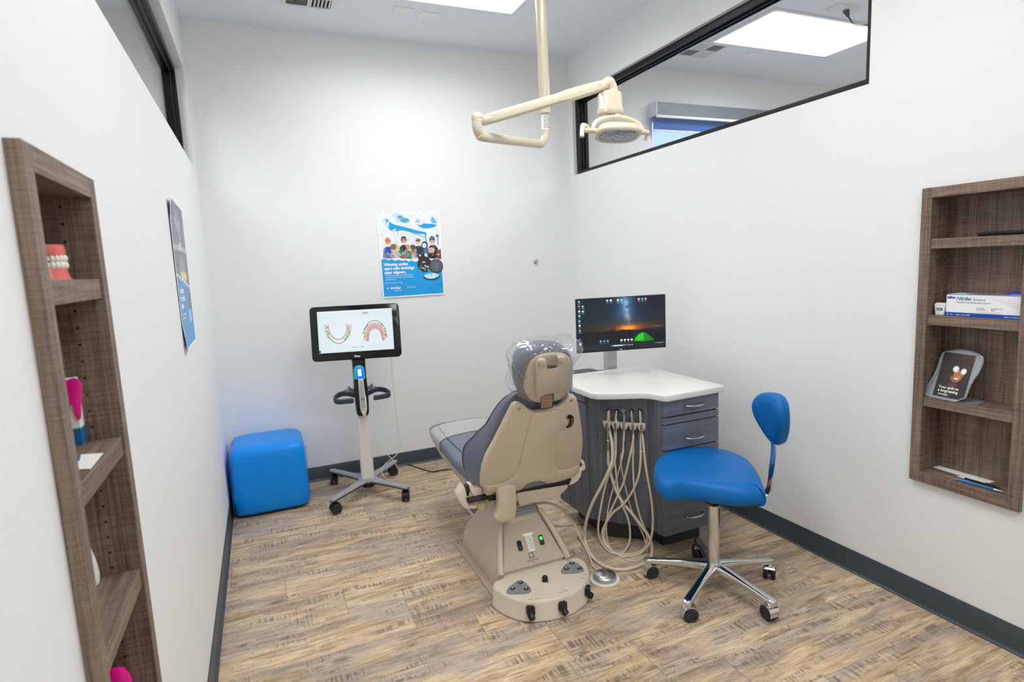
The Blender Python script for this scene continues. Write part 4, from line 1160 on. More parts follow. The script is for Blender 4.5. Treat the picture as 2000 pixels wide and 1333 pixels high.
# backrest cushion: deep wings low down, thin at the top
def wing_ring(z, hw, yb, yf, yc, wing):
    """outline at height z: back edge yb, wing front yf, centre front yc"""
    P_ = [(-hw * .93, yb), (-hw * .99, yb + .02), (-hw, yb + .04)]
    n = 8
    for k in range(n + 1):
        a = PI / 2 * k / n
        P_.append((-hw + wing / 2 - wing / 2 * math.cos(a), yf - (min(.05, (yf - yb) * .4)) * (1 - math.sin(a))))
    for k in range(1, 9):
        a = k / 8; s_ = .5 - .5 * math.cos(PI * a)
        P_.append((-hw + wing / 2 + (hw * .55 - wing / 2) * a, yf + (yc - yf) * s_))
    m_ = [(-x, y) for x, y in P_[::-1]]
    pts = P_ + [(0, yc - .004)] + m_
    return [(CX + .012 * (z - .45) / .5 + x, y, z) for x, y in pts]
rows = [ # z, halfwidth, back y, wing front, centre front, wing
    (.452, .200, -1.870, -1.74, -1.79, .06),
    (.462, .218, -1.868, -1.67, -1.765, .07),
    (.486, .226, -1.866, -1.600, -1.745, .075),
    (.530, .229, -1.876, -1.578, -1.740, .08),
    (.580, .230, -1.892, -1.582, -1.755, .08),
    (.620, .229, -1.908, -1.612, -1.775, .08),
    (.660, .226, -1.922, -1.675, -1.797, .08),
    (.700, .221, -1.938, -1.745, -1.818, .08),
    (.740, .214, -1.955, -1.808, -1.840, .08),
    (.780, .204, -1.968, -1.858, -1.862, .08),
    (.820, .192, -1.983, -1.892, -1.882, .08),
    (.860, .176, -1.998, -1.920, -1.905, .08),
    (.890, .158, -2.010, -1.940, -1.924, .08),
    (.915, .134, -2.018, -1.957, -1.942, .07),
    (.930, .110, -2.020, -1.975, -1.962, .06)]
b = MB().mat(VINYL).loft([wing_ring(*r_) for r_ in rows]); BK = part(b, 'backrest_cushion', ang=75)
for sx_ in (-1, 1):
    q = []
    for z, hw, yb, yf, yc, wg in rows[2:-1]:
        cx = CX + .012 * (z - .45) / .5
        q.append((cx + sx_ * (hw + .0008), yb + (yf - yb) * (.80 if z < .75 else .62), z))
    b = MB().mat(VINYLD).tube(q, .0017, n=6, smooth=4); part(b, 'seam', parent=BK)
# beige back shell, outline measured on the reclined plane
RN = Vector((0, math.cos(R(20.5)), math.sin(R(20.5)))) # into the chair
RP = Vector((CX, -1.884, .450))
S_ = lambda a, c_: (930 + a * .18, 760 + c_ * .18)
def back(a, c_, off=0.0): return onp(*S_(a, c_), RP - RN * off, RN)
shell = [(58, 1075), (60, 980), (75, 870), (112, 755), (190, 610), (290, 415), (380, 232), (405, 190), (440, 168), (485, 165), (530, 188), (575, 235), (640, 260), (700, 250), (760, 236), (830, 215), (900, 200), (950, 160), (995, 105), (1030, 82), (1072, 85), (1100, 115), (1115, 180), (1140, 330), (1160, 480), (1166, 580), (1155, 700), (1138, 830), (1120, 905), (1090, 945), (1020, 980), (940, 1010), (860, 1030), (800, 1042), (765, 1042), (735, 1025), (690, 1018), (610, 1030), (560, 1052), (510, 1100), (470, 1118), (400, 1130), (300, 1140), (160, 1160), (120, 1170), (95, 1150), (90, 1095)]
b = MB().mat(BEIGE)
pts = [back(a, c_, .008) for a, c_ in shell]
b.prism(pts, RN * .034, inset=.010)
SH = part(b, 'back_shell', ang=60)
rais = [(604, 330), (612, 295), (640, 274), (740, 258), (860, 236), (895, 240), (910, 262), (916, 318), (975, 330), (1000, 352), (1000, 395), (975, 425), (905, 452), (888, 480), (878, 560), (868, 780), (874, 845), (905, 882), (960, 892), (1030, 876), (1116, 842), (1112, 905), (1085, 938), (1015, 972), (860, 1020), (800, 1032), (768, 1032), (738, 1015), (690, 1008), (605, 1020), (552, 1044), (504, 1090), (465, 1106), (400, 1112), (280, 1118), (150, 1120), (108, 1110), (100, 1064), (250, 1050), (330, 1020), (410, 960), (462, 880), (490, 790), (505, 690), (540, 560), (575, 430)]
b = MB().mat(BEIGE); b.prism([back(a, c_, .0165) for a, c_ in rais], RN * .012, inset=.006); part(b, 'centre_panel', parent=SH, ang=60)
for a, c_ in ((466, 222), (1035, 126)):
    c = back(a, c_, .0085)
    b = MB().mat(STEEL).cyl(c, c - RN * .0015, .0045, n=16); b.mat(BEIGED).lathe([(.0085, 0), (.0085, .0008), (.006, .0012), (.006, 0)], c, RN.to_track_quat('-Z', 'Y').to_matrix(), n=20); part(b, 'screw', parent=SH)
# crescent hand slot
cr = [(990, 318), (1000, 296), (1025, 286), (1052, 300), (1062, 335), (1054, 378), (1030, 412), (1000, 426), (980, 418), (1010, 392), (1022, 362), (1018, 335), (1004, 325)]
b = MB().mat(M('slot_dark', '0d0c0b', 0.8)); b.prism(closed_smooth([back(a, c_, .0172) for a, c_ in cr], 4), RN * .004); part(b, 'hand_slot', parent=SH)
cr = [(1030, 330), (1050, 318), (1056, 345), (1046, 385), (1018, 412), (1002, 416), (1030, 380)]
b = MB().mat(M('slot_inner', '6d5637', 0.5)); b.prism(closed_smooth([back(a, c_, .0178) for a, c_ in cr], 4), RN * .002); part(b, 'slot_lining', parent=SH)
# dark gap strip between back shell and rear cover
b = MB().mat(M('dark_hinge', '1e2024', 0.6)).bb(1.15, 1.565, -1.885, -1.84, .418, .448); b.bb(1.20, 1.54, -1.887, -1.875, .44, .480); b.cyl((1.06, -1.86, .432), (1.63, -1.86, .432), .014, n=16); part(b, 'hinge_bar')
# arm supports at either side of the back
Q_ = lambda a, c_: (820 + a * .21008, 780 + c_ * .21008)
def flat_part(pts, y, dy, name, m_=BEIGE2, zoom=Q_, inset=.005, smooth=0):
    P_ = [on(*zoom(a, c_), 1, y) for a, c_ in pts]
    if smooth: P_ = closed_smooth(P_, smooth)
    b = MB().mat(m_); b.prism(P_, (0, dy, 0), inset=inset); return part(b, name, ang=60)
flat_part([(400, 800), (425, 830), (440, 900), (430, 930), (455, 990), (520, 985), (540, 1000), (520, 1025), (440, 1025), (405, 1010), (345, 905), (352, 880)], -1.86, .05, 'arm_bracket')
flat_part([(425, 812), (450, 800), (465, 850), (455, 900), (437, 905)], -1.855, .03, 'bracket_seal', BLACK, inset=.002)
flat_part([(455, 798), (485, 792), (510, 835), (600, 828), (602, 905), (520, 918), (492, 900), (470, 850)], -1.858, .045, 'arm_link')
flat_part([(540, 970), (600, 955), (640, 960), (625, 1020), (598, 1062), (560, 1045), (540, 1020)], -1.84, .05, 'link_foot', BEIGE)
b = MB()
flat_part([(742, 832), (800, 812), (888, 802), (898, 850), (904, 950), (902, 1030), (893, 1090), (868, 1125), (800, 1150), (748, 1152), (712, 1130), (706, 1105), (728, 1065), (738, 1000), (736, 920), (730, 870)], -1.945, .045, 'armrest', BEIGE, inset=.007, smooth=2)
RB = lambda a, c_: S_(a, c_)
flat_part([(1128, 778), (1150, 768), (1178, 792), (1192, 850), (1184, 882), (1150, 895), (1140, 950), (1110, 1000), (1070, 1030), (1030, 1046), (1000, 1045), (1030, 1010), (1095, 985), (1112, 930), (1122, 870), (1150, 860), (1158, 828)], -1.885, .045, 'arm_bracket', BEIGE2, RB)
flat_part([(1128, 800), (1155, 828), (1130, 840)], -1.87, .01, 'bracket_seal', BLACK, RB, inset=.0)
flat_part([(1035, 950), (1090, 925), (1118, 900), (1120, 930), (1095, 985), (1030, 1010)], -1.88, .04, 'arm_link', M('arm_link_pale', 'd9d0bf', .3), RB, inset=.004)
# headrest
HN = Vector((0, math.cos(.42), math.sin(.42)))
HP = Vector((1.35, -2.075, .93))
H_ = lambda a, c_: (960 + a * .14, 640 + c_ * .14)
def head(a, c_, off=0.0): return onp(*H_(a, c_), HP - HN * off, HN)
hs_ = [(455, 840), (462, 740), (488, 640), (520, 550), (570, 470), (640, 415), (720, 385), (810, 370), (900, 364), (990, 372), (1050, 392), (1100, 440), (1130, 510), (1143, 600), (1143, 720), (1130, 830), (1095, 900), (1030, 965), (950, 1015), (885, 1034), (866, 1010), (860, 935), (790, 935), (700, 985), (695, 1055), (660, 1062), (590, 1045), (530, 1000), (480, 925)]
b = MB().mat(BEIGE); b.prism([head(a, c_, .012) for a, c_ in hs_], HN * .030, inset=.009); HS = part(b, 'headrest_shell', ang=60)
# raised carrier with the two lugs
rz_ = [(618, 560), (650, 480), (700, 450), (755, 450), (778, 500), (780, 560), (800, 580), (900, 575), (935, 560), (925, 450), (940, 410), (1000, 402), (1035, 425), (1045, 520), (1040, 700), (1020, 870), (930, 900), (870, 920), (700, 970), (650, 960), (625, 850), (628, 700)]
b = MB().mat(BEIGE); b.prism(closed_smooth([head(a, c_, .030) for a, c_ in rz_], 2), HN * .022, inset=.007); part(b, 'carrier', parent=HS, ang=60)
for lug in ([(655, 480), (690, 448), (755, 452), (778, 500), (770, 545), (720, 540), (680, 560)], [(930, 430), (975, 404), (1020, 412), (1030, 460), (1010, 500), (950, 480)]):
    b = MB().mat(BEIGE2); b.prism([head(a, c_, .040) for a, c_ in lug], HN * .014, inset=.006); part(b, 'lug', parent=HS, ang=60)
b = MB().mat(M('slot_dark')); b.prism([head(a, c_, .0312) for a, c_ in ((778, 555), (800, 538), (880, 532), (912, 540), (905, 560), (840, 572), (795, 575))], HN * .004); part(b, 'slot', parent=HS)
b = MB().mat(BEIGED); b.prism([head(a, c_, .0135) for a, c_ in ((770, 430), (930, 400), (925, 470), (860, 480), (785, 510))], HN * .002); part(b, 'recess', parent=HS)
for a, c_ in ((588, 775), (1030, 700)):
    c = head(a, c_, .0125 if a < 600 else .0270); b = MB().mat(STEEL).cyl(c, c - HN * .002, .0038, n=12); part(b, 'screw', parent=HS)
cu = [(345, 640), (360, 520), (400, 430), (470, 360), (560, 315), (660, 290), (770, 277), (880, 275), (980, 287), (1050, 315), (1100, 365), (1132, 440), (1150, 540), (1152, 680), (1140, 820), (1110, 920), (1040, 990), (930, 1045), (800, 1068), (660, 1072), (540, 1050), (440, 990), (380, 900), (350, 780)]
cp_ = [head(a, c_, 0) for a, c_ in cu]; cc = sum(cp_, Vector()) / len(cp_)
b = MB().mat(VINYL)
b.loft([[cc + (q - cc) * k + HN * o for q in closed_smooth(cp_, 2)] for k, o in ((.80, .000), (.90, .000), (.965, .004), (1.0, .018), (1.0, .038), (.985, .055), (.94, .070), (.85, .079), (.6, .084), (.2, .085))])
HC = part(b, 'headrest_cushion', ang=75)
b = MB().mat(M('grey_strap', '7a8292', 0.5))
b.tube([cc + (head(350, 590, 0) - cc) * 1.004 + HN * .03, cc + (head(372, 620, 0) - cc) * 1.01 + HN * .004, head(470, 720, .014)], [.004, .004, .004], n=8, smooth=4); part(b, 'strap', parent=HC)
# headrest post
b = MB().mat(M('post_bronze', 'a58a6c', 0.3, 0.5))
b.prism([head(690, 1135, .011), head(848, 1110, .011), head(862, 940, .011), head(705, 960, .011)], HN * .008); part(b, 'headrest_post', bevel=.001, segs=2)
b = MB().mat(BLACK); b.prism([head(858, 935, .012), head(868, 928, .012), head(866, 1020, .012), head(852, 1050, .012)], HN * .006); b.prism([head(684, 1128, .0), head(856, 1102, .0), head(856, 1112, .0), head(684, 1143, .0)], HN * .006); part(b, 'post_slot')
# hose from the pedestal along the floor to the cabinet
b = MB().mat(HOSE)
zt = lambda a, c_: (1000 + a * .12, 970 + c_ * .12)
for dx in (0, 22):
    q = [on(*zt(a, c_ + dx), 2, .006) for a, c_ in ((560, 400), (640, 428), (800, 452), (1000, 436), (1165, 402))]
    b.tube(q, .0038, n=8)
part(b, 'floor_hose')

# clear covers laid over the chair
BAG = clear('clear_film', 'fbfcfd', 0.05, 0.10, 0.035, 'eef0f2')
bagp = [(255, 545), (300, 480), (345, 410), (420, 340), (540, 290), (700, 262), (860, 232), (1000, 235), (1100, 228), (1200, 235), (1292, 248), (1265, 345), (1215, 440), (1190, 560), (1178, 700), (1170, 830), (1118, 945), (1080, 900), (1060, 980), (960, 1050), (800, 1075), (640, 1080), (480, 1060), (340, 1010), (262, 960), (285, 850), (300, 740), (285, 640)]
bp_ = [head(a, c_, .02) for a, c_ in bagp]; bc = sum(bp_, Vector()) / len(bp_); bp_ = [bc + (q - bc) * (.95 if i not in (9, 10, 11, 16) else 1.02) for i, q in enumerate(bp_)]
b = MB().mat(BAG)
rings = []
sm = closed_smooth(bp_, 7)
ks = [(.30, -.048), (.62, -.046), (.84, -.040), (.95, -.028), (1.0, .0), (1.0, .03), (.985, .06), (.94, .085), (.86, .100), (.6, .108), (.25, .110)]
kk_ = []
for (k0, o0), (k1, o1) in zip(ks[:-1], ks[1:]):
    for j_ in range(5): kk_.append((k0 + (k1 - k0) * j_ / 5, o0 + (o1 - o0) * j_ / 5))
kk_.append(ks[-1])
for k, o in kk_:
    ring = []
    for i, q in enumerate(sm):
        v = bc + (q - bc) * k + HN * (o + .02)
        rd = abs(mn.noise(v * 17)) * .018 + abs(mn.noise(v * 42 + Vector((3, 1, 7)))) * .0035     # folds
        d_ = (q - bc).normalized()
        ring.append(v - d_ * rd * (1 if k > .9 else .15) + HN * (rd * .45 if o < 0 else -rd * .3))
    rings.append(ring)
b.loft(rings, cap=False)
o = b.build('headrest_cover', ang=20); tag(o, 'crumpled clear plastic bag pulled over the chair headrest', 'plastic cover')
b = MB().mat(clear('clear_toe_film', 'f2f2f0', 0.05, 0.18, 0.52, 'd6d4d0'))
rings = []
for y, hw, zb, zt_, e in ((-1.19, .221, .434, .5395, 3.6), (-1.10, .217, .434, .542, 3.5), (-1.0, .211, .436, .543, 3.3), (-.93, .203, .440, .538, 3.2)):
    rings.append([(CX + x + .0015 * mn.noise(Vector((x * 30, y * 30, 0))), y + .012 * math.cos(3 * x / hw), (zb + zt_) / 2 + z) for x, z in superell(hw, (zt_ - zb) / 2, 48, e)])
b.loft(rings, cap=False)
o = b.build('foot_cover', ang=60); tag(o, 'clear plastic sleeve wrapped round the toe end of the dental chair', 'plastic cover')

# foot pedal with its twin tube
fp = on(1181, 1128, 2, .012)
t = thing('foot_pedal', 'round polished steel foot pedal on a white disc beside the chair base', 'foot pedal', (fp.x, fp.y, 0))
MB().mat(WHITE).lathe([(.0, 0), (.068, 0), (.0695, .004), (.067, .008), (0, .008)], n=48).build('base_disc', parent=t)
m_, tt, bb_ = newmat('radial_brushed_steel')
bb_.inputs['Metallic'].default_value = 1; bb_.inputs['Base Color'].default_value = (.55, .56, .57, 1); bb_.inputs['Roughness'].default_value = .26; bb_.inputs['Anisotropic'].default_value = .85
tcn = tt.nodes.new('ShaderNodeTexCoord'); tg = tt.nodes.new('ShaderNodeTangent'); tg.direction_type = 'RADIAL'; tg.axis = 'Z'
tt.links.new(tg.outputs[0], bb_.inputs['Tangent'])
MB().mat(m_).lathe([(.052, .008), (.0545, .012), (.0545, .022), (.052, .026), (.046, .030), (.0, .040)], n=64).build('steel_dome', parent=t, ang=30)
b = MB().mat(HOSE)
for dx in (0, 1):
    q = []
    for (a, c_), z in zip(((375, 120), (480, 97), (600, 103), (750, 155), (850, 232), (950, 350), (1050, 520), (1120, 680), (1200, 850), (1265, 980), (1298, 1090), (1345, 1155)), (.300, .300, .285, .235, .175, .11, .055, .025, .009, .006, .006, .010)):
        p_ = on(*zt(a + dx * 4, c_ + dx * 20), 2, z); q.append(p_)
    b.tube(q, .0036, n=8)
b.build('tube', parent=t, world=True)

# ================================================================== CASTERS (shared)
def caster(parent, x, y, top, rad, wid, yaw, hood, name='caster'):
    """twin-wheel caster: stem, two wheels, hood; top = height of the leg underside"""
    d = Vector((math.cos(yaw), math.sin(yaw), 0)); s_ = Vector((-d.y, d.x, 0))
    c = Vector((x, y, rad)) + d * .008
    st_ = MB().mat(BLACK).cyl((x, y, rad * 1.2), (x, y, top), .008, n=12)
    st_.cyl(c + s_ * (wid * .45), c - s_ * (wid * .45), .009, n=12)
    r_ = st_.build(name, parent=parent)
    for k in (-1, 1):
        a = c + s_ * (k * wid * .14); e = c + s_ * (k * wid * .5)
        m3_ = Matrix((d, Vector((0, 0, 1)), s_ * k)).transposed()
        w = MB().mat(RUBBER).lathe([(.0, 0), (rad * .97, 0), (rad, .002), (rad, wid * .30), (rad * .9, wid * .35), (rad * .62, wid * .36), (rad * .55, wid * .33), (0, wid * .33)], Matrix.Translation(a) @ Vector((0, 0, 0)), m3_, n=32)
        w.mat(hood[1]).lathe([(rad * .80, wid * .345), (rad * .83, wid * .375), (rad * .74, wid * .375), (rad * .70, wid * .345)], a, m3_, n=32)
        w.build('wheel', parent=r_)
    hd = MB().mat(hood[0])
    ring = []
    for k in range(13):
        a = R(-10 + 150 * k / 12)
        p_ = c + d * (-math.cos(a) * (rad + .004)) + Vector((0, 0, math.sin(a) * (rad + .004)))
        ring.append([p_ + s_ * wid * .46, p_ - s_ * wid * .46, p_ - s_ * wid * .46 + (c - p_) * .10, p_ + s_ * wid * .46 + (c - p_) * .10])
    hd.loft(ring)
    hd.build('hood', parent=r_, ang=50)
    return r_

# ================================================================== STOOL
SX, SY = 2.025, -2.347
t = thing('rolling_stool', 'bright blue upholstered rolling stool with chrome five-star base', 'stool', (SX, SY, 0))
b = MB().mat(CHROME)
b.cyl((0, 0, .085), (0, 0, .395), .0245, n=40)
b.build('column', parent=t)
b = MB().mat(BLACK).lathe([(.0, .39), (.0245, .39), (.0255, .395), (.0255, .400), (.019, .402), (.015, .42), (.015, .455), (0, .455)], n=32); b.build('gas_lift', parent=t)
b = MB().mat(CHROME).lathe([(.0, .07), (.034, .07), (.040, .08), (.040, .105), (.034, .118), (.0265, .124), (0, .124)], n=40); b.build('hub', parent=t)
for k, wp in enumerate(((1.833, -2.142), (1.764, -2.481), (2.063, -2.636), (2.308, -2.394), (2.159, -2.084))):
    dx, dy = wp[0] - SX, wp[1] - SY; L = math.hypot(dx, dy); ux, uy = dx / L, dy / L
    L = .285
    px, py = -uy, ux
    b = MB().mat(CHROME)
    rings = []
    for q, hw, zt_, zb in ((.02, .026, .128, .078), (.06, .023, .124, .082), (.12, .0185, .116, .084), (.20, .0175, .104, .079), (.265, .0185, .096, .072), (.285, .0190, .093, .070), (.301, .0155, .090, .071), (.308, .008, .086, .075)):
        hz = (zt_ - zb) / 2; zc = (zt_ + zb) / 2
        rings.append([(ux * q + px * a, uy * q + py * a, zc + c_) for a, c_ in rrect(hw * 2, hz * 2, min(hw, hz) * .75, 4)])
    b.loft(rings); b.cyl((ux * .285, uy * .285, .058), (ux * .285, uy * .285, .078), .0135, n=20)
    lg = b.build('leg', parent=t, ang=55)
    caster(t, ux * .285, uy * .285, .068, .0305, .050, math.atan2(-dy, -dx) + (0.6, -0.9, -.2, .9, 0)[k] * 1.0, (CHROME, M('wheel_ring', '3a3c3e', .4)))
# seat pad, contour measured at its widest level
sp_ = [on(u, v, 2, .497) for u, v in ((1276, 938), (1278, 912), (1292, 895), (1318, 884), (1350, 880), (1385, 882), (1418, 889), (1446, 901), (1468, 918), (1484, 940), (1494, 960), (1497, 974))]
sp_ += [on(u, v, 2, .462) for u, v in ((1488, 988), (1462, 990), (1430, 988), (1395, 983), (1365, 979), (1340, 977), (1315, 980), (1294, 979), (1281, 965))]
sp_ = [Vector((q.x - SX, q.y - SY, .48)) for q in sp_]
sc_ = sum(sp_, Vector()) / len(sp_)
sm = closed_smooth(sp_, 4)
b = MB().mat(BLUEV)
rings = []
for k, z in ((.50, .452), (.80, .452), (.90, .455), (.955, .462), (.99, .474), (1.0, .488), (.992, .505), (.965, .521), (.92, .533), (.84, .541), (.70, .544), (.5, .542), (.25, .539), (.06, .538)):
    ring = []
    for q in sm:
        d = (q - sc_); a = math.atan2(d.y, d.x)
        dip = .010 * math.cos(2 * (a - R(160))) * k ** 2 if z > .5 else .004 * math.cos(2 * (a - R(160))) * k
        ring.append((sc_.x + d.x * k, sc_.y + d.y * k, z + dip))
    rings.append(ring)
b.loft(rings); b.build('seat', parent=t, ang=80)
b = MB().mat(BLACK)
b.box((0, 0, .440), (.16, .12, .024)); b.cyl((.02, -.02, .445), (.05, -.16, .44), .006, n=8)
b.build('seat_plate', parent=t, bevel=.004)
# back support bar and pad
bd = Vector((.935, -.355, 0))                       # direction from the column to the back
P1 = on(1497, 962, 0, 2.262); P2 = on(1511, 880, 0, 2.285)
b = MB().mat(CHROME)
q = [Vector((SX, SY, .440)) + bd * .05, Vector((SX, SY, .436)) + bd * .20, Vector((P1.x - .012, P1.y + .004, P1.z - .012)), P1 + Vector((.012, -.004, .02)), (P1 + P2) / 2 + Vector((.006, -.002, 0)), P2, P2 + Vector((-.004, .004, .09))]
q = [v - Vector((SX, SY, 0)) for v in q]
b.tube(q, .0155, n=14, smooth=8, flat=.40); b.build('back_bar', parent=t)
pc_ = Vector((2.285 - SX, -2.425 - SY, .752))
tx_ = Vector((.30, .954, 0)).normalized()
mx_ = frame(pc_, tx_, Vector((-.06, .02, 1)) - tx_ * Vector((-.06, .02, 1)).dot(tx_))
out_ = [(-.118, .058), (-.105, .092), (-.07, .112), (-.02, .119), (.04, .114), (.092, .094), (.118, .055), (.118, .010), (.098, -.035), (.062, -.080), (.030, -.106), (0, -.113), (-.030, -.106), (-.066, -.072), (-.100, -.020), (-.117, .020)]
sm = closed_smooth([(x, y, 0) for x, y in out_], 3)
b = MB().mat(BLUEV)
rings = []
for k, z in ((.2, .036), (.6, .034), (.84, .028), (.95, .018), (1.0, .003), (.985, -.006), (.96, -.009), (.975, -.012), (.95, -.022), (.84, -.029), (.5, -.033), (.1, -.034)):
    # outline follows the sitter's back: a shallow cylinder
    rings.append([mx_ @ Vector((v.x * k, v.y * k, -z + 2.2 * (v.x * k) ** 2 * -1 + .010)) for v in sm])
b.loft(rings); b.build('backrest', parent=t, ang=80)

# ================================================================== SCANNER CART
KX, KY = 0.835, -0.425
t = thing('scanner_cart', 'white and black wheeled dental scanner cart with a touch screen', 'scanner cart', (KX, KY, 0))
ends = ((.590, -.655), (1.025, -.680), (.648, -.125), (1.060, -.165))
for k, (ex, ey) in enumerate(ends):
    dx, dy = ex - KX, ey - KY; L = math.hypot(dx, dy); ux, uy = dx / L, dy / L; px, py = -uy, ux
    rings = []
    for q, hw in ((0, .032), (.05, .034), (.12, .027), (L - .03, .024), (L + .012, .023), (L + .026, .017), (L + .031, .008)):
        dz = -.006 * (q / L)
        rings.append([(ux * q + px * a, uy * q + py * a, .101 + dz + c_) for a, c_ in rrect(hw * 2, .015, .006, 3)])
    b = MB().mat(GREYL).loft(rings); b.build('leg', parent=t, ang=50)
    rings = [[(x, y, z - .0095) for x, y, z in [(ux * q + px * a * .96, uy * q + py * a * .96, .101 - .006 * q / L + c_) for a, c_ in rrect(hw * 2, .008, .003, 3)]] for q, hw in ((.03, .034), (.12, .026), (L - .03, .023), (L + .012, .022), (L + .026, .014))]
    MB().mat(BLACK).loft(rings).build('leg_underside', parent=t, ang=50)
    caster(t, ux * L, uy * L, .092, .033, .046, math.atan2(uy, ux) + (2.6, 2.2, 2.4, 2.4)[k], (BLACK, M('wheel_ring_dark', '4a4d50', .4)))
MB().mat(BLACK).lathe([(0, .052), (.040, .052), (.046, .060), (.046, .094), (0, .094)], n=32).build('hub_cup', parent=t)
b = MB().mat(GREYL).lathe([(0, .090), (.060, .090), (.062, .096), (.062, .105), (.060, .108), (0, .108)], n=40); b.build('hub_plate', parent=t)
b = MB().mat(WHITE)
b.loft([[(x + ox, y + oy, z) for x, y in rrect(.083, .050, .016, 5)] for z, ox, oy in ((.106, .0, -.0), (.57, -.002, -.02), (.60, -.002, -.022))]); b.build('post', parent=t)
def KP(a, c_, y=-.5): return on(640 + a * .12755, 690 + c_ * .12755, 1, y)
# black neck and wand holster
b = MB().mat(BLACK)
nk = [[(-.036, -.030), (.036, -.030), (.041, -.022), (.041, .022), (-.041, .022), (-.041, -.022)]]
rings = []
for z, w, yc, d_ in ((.548, .030, -.045, .030), (.562, .037, -.046, .036), (.64, .0405, -.046, .038), (.72, .0410, -.046, .038), (.80, .0385, -.045, .036), (.86, .0385, -.045, .032), (.912, .0400, -.050, .028), (.916, .0400, -.045, .020), (.95, .0400, -.028, .012)):
    rings.append([(x - .006, y + yc, z) for x, y in rrect(2 * w, 2 * d_, .012, 4)])
b.loft(rings); NK = b.build('neck', parent=t, ang=60)
# grab handles: flat loops left and right
for sx_ in (-1, 1):
    q = [(sx_ * .035, -.005, .672), (sx_ * .10, .012, .690), (sx_ * .150, -.010, .686), (sx_ * .172, -.055, .672), (sx_ * .160, -.088, .664), (sx_ * .120, -.096, .662), (sx_ * .062, -.096, .660)]
    P_, r__ = catmull([Vector(v) for v in q], [1] * 7, 6)
    rings = []
    for i, p_ in enumerate(P_):
        tg_ = (P_[min(i + 1, len(P_) - 1)] - P_[max(i - 1, 0)]).normalized(); sd = Vector((-tg_.y, tg_.x, 0)).normalized()
        e_ = .6 if i in (0, len(P_) - 1) else 1
        rings.append([p_ + sd * a * e_ + Vector((0, 0, c_ * e_)) for a, c_ in rrect(.016, .034, .0075, 3)])
    MB().mat(SLATE).loft(rings).build('handle', parent=t, ang=60)
    b = MB().mat(GREYL)
    b.tube([(sx_ * .03, .02, .69), (sx_ * .06, .02, .71), (sx_ * .085, .012, .705), (sx_ * .10, .005, .715)], [.008, .013, .012, .005], n=10); b.cyl((sx_ * .075, .005, .70), (sx_ * .072, -.002, .735), .009, n=12)
    b.build('clamp', parent=t)
# screen head
SCN = Vector((.8264, -.480, 1.0874)); sy, tl = -.268, .133
xa = Vector((math.cos(sy), math.sin(sy), 0)); nn = Vector((math.sin(sy), -math.cos(sy), 0)); ya = Vector((0, 0, 1)) * math.cos(tl) - nn * math.sin(tl)
sm_ = frame(SCN - Vector((KX, KY, 0)), xa, ya)
b = MB().mat(BLACKG)
o_ = rrect(.553, .344, .026, 8)
b.loft([[sm_ @ Vector((x * k, y * k, z)) for x, y in o_] for k, z in ((.985, 0), (.998, -.002), (1, -.006), (1, -.018), (.985, -.026), (.9, -.034), (.5, -.04))])
HD = b.build('display_housing', parent=t, ang=50)
MB().mat(BLACK).box((-.006, -.010, .985), (.07, .036, .10)).build('display_mount', parent=t, bevel=.006)
b = MB().mat(WHITE).text('iTero', .0155, sm_ @ Matrix.Translation((0, -.1565, .0006)), .0004, .0009, 'CENTER'); b.build('logo', parent=HD)
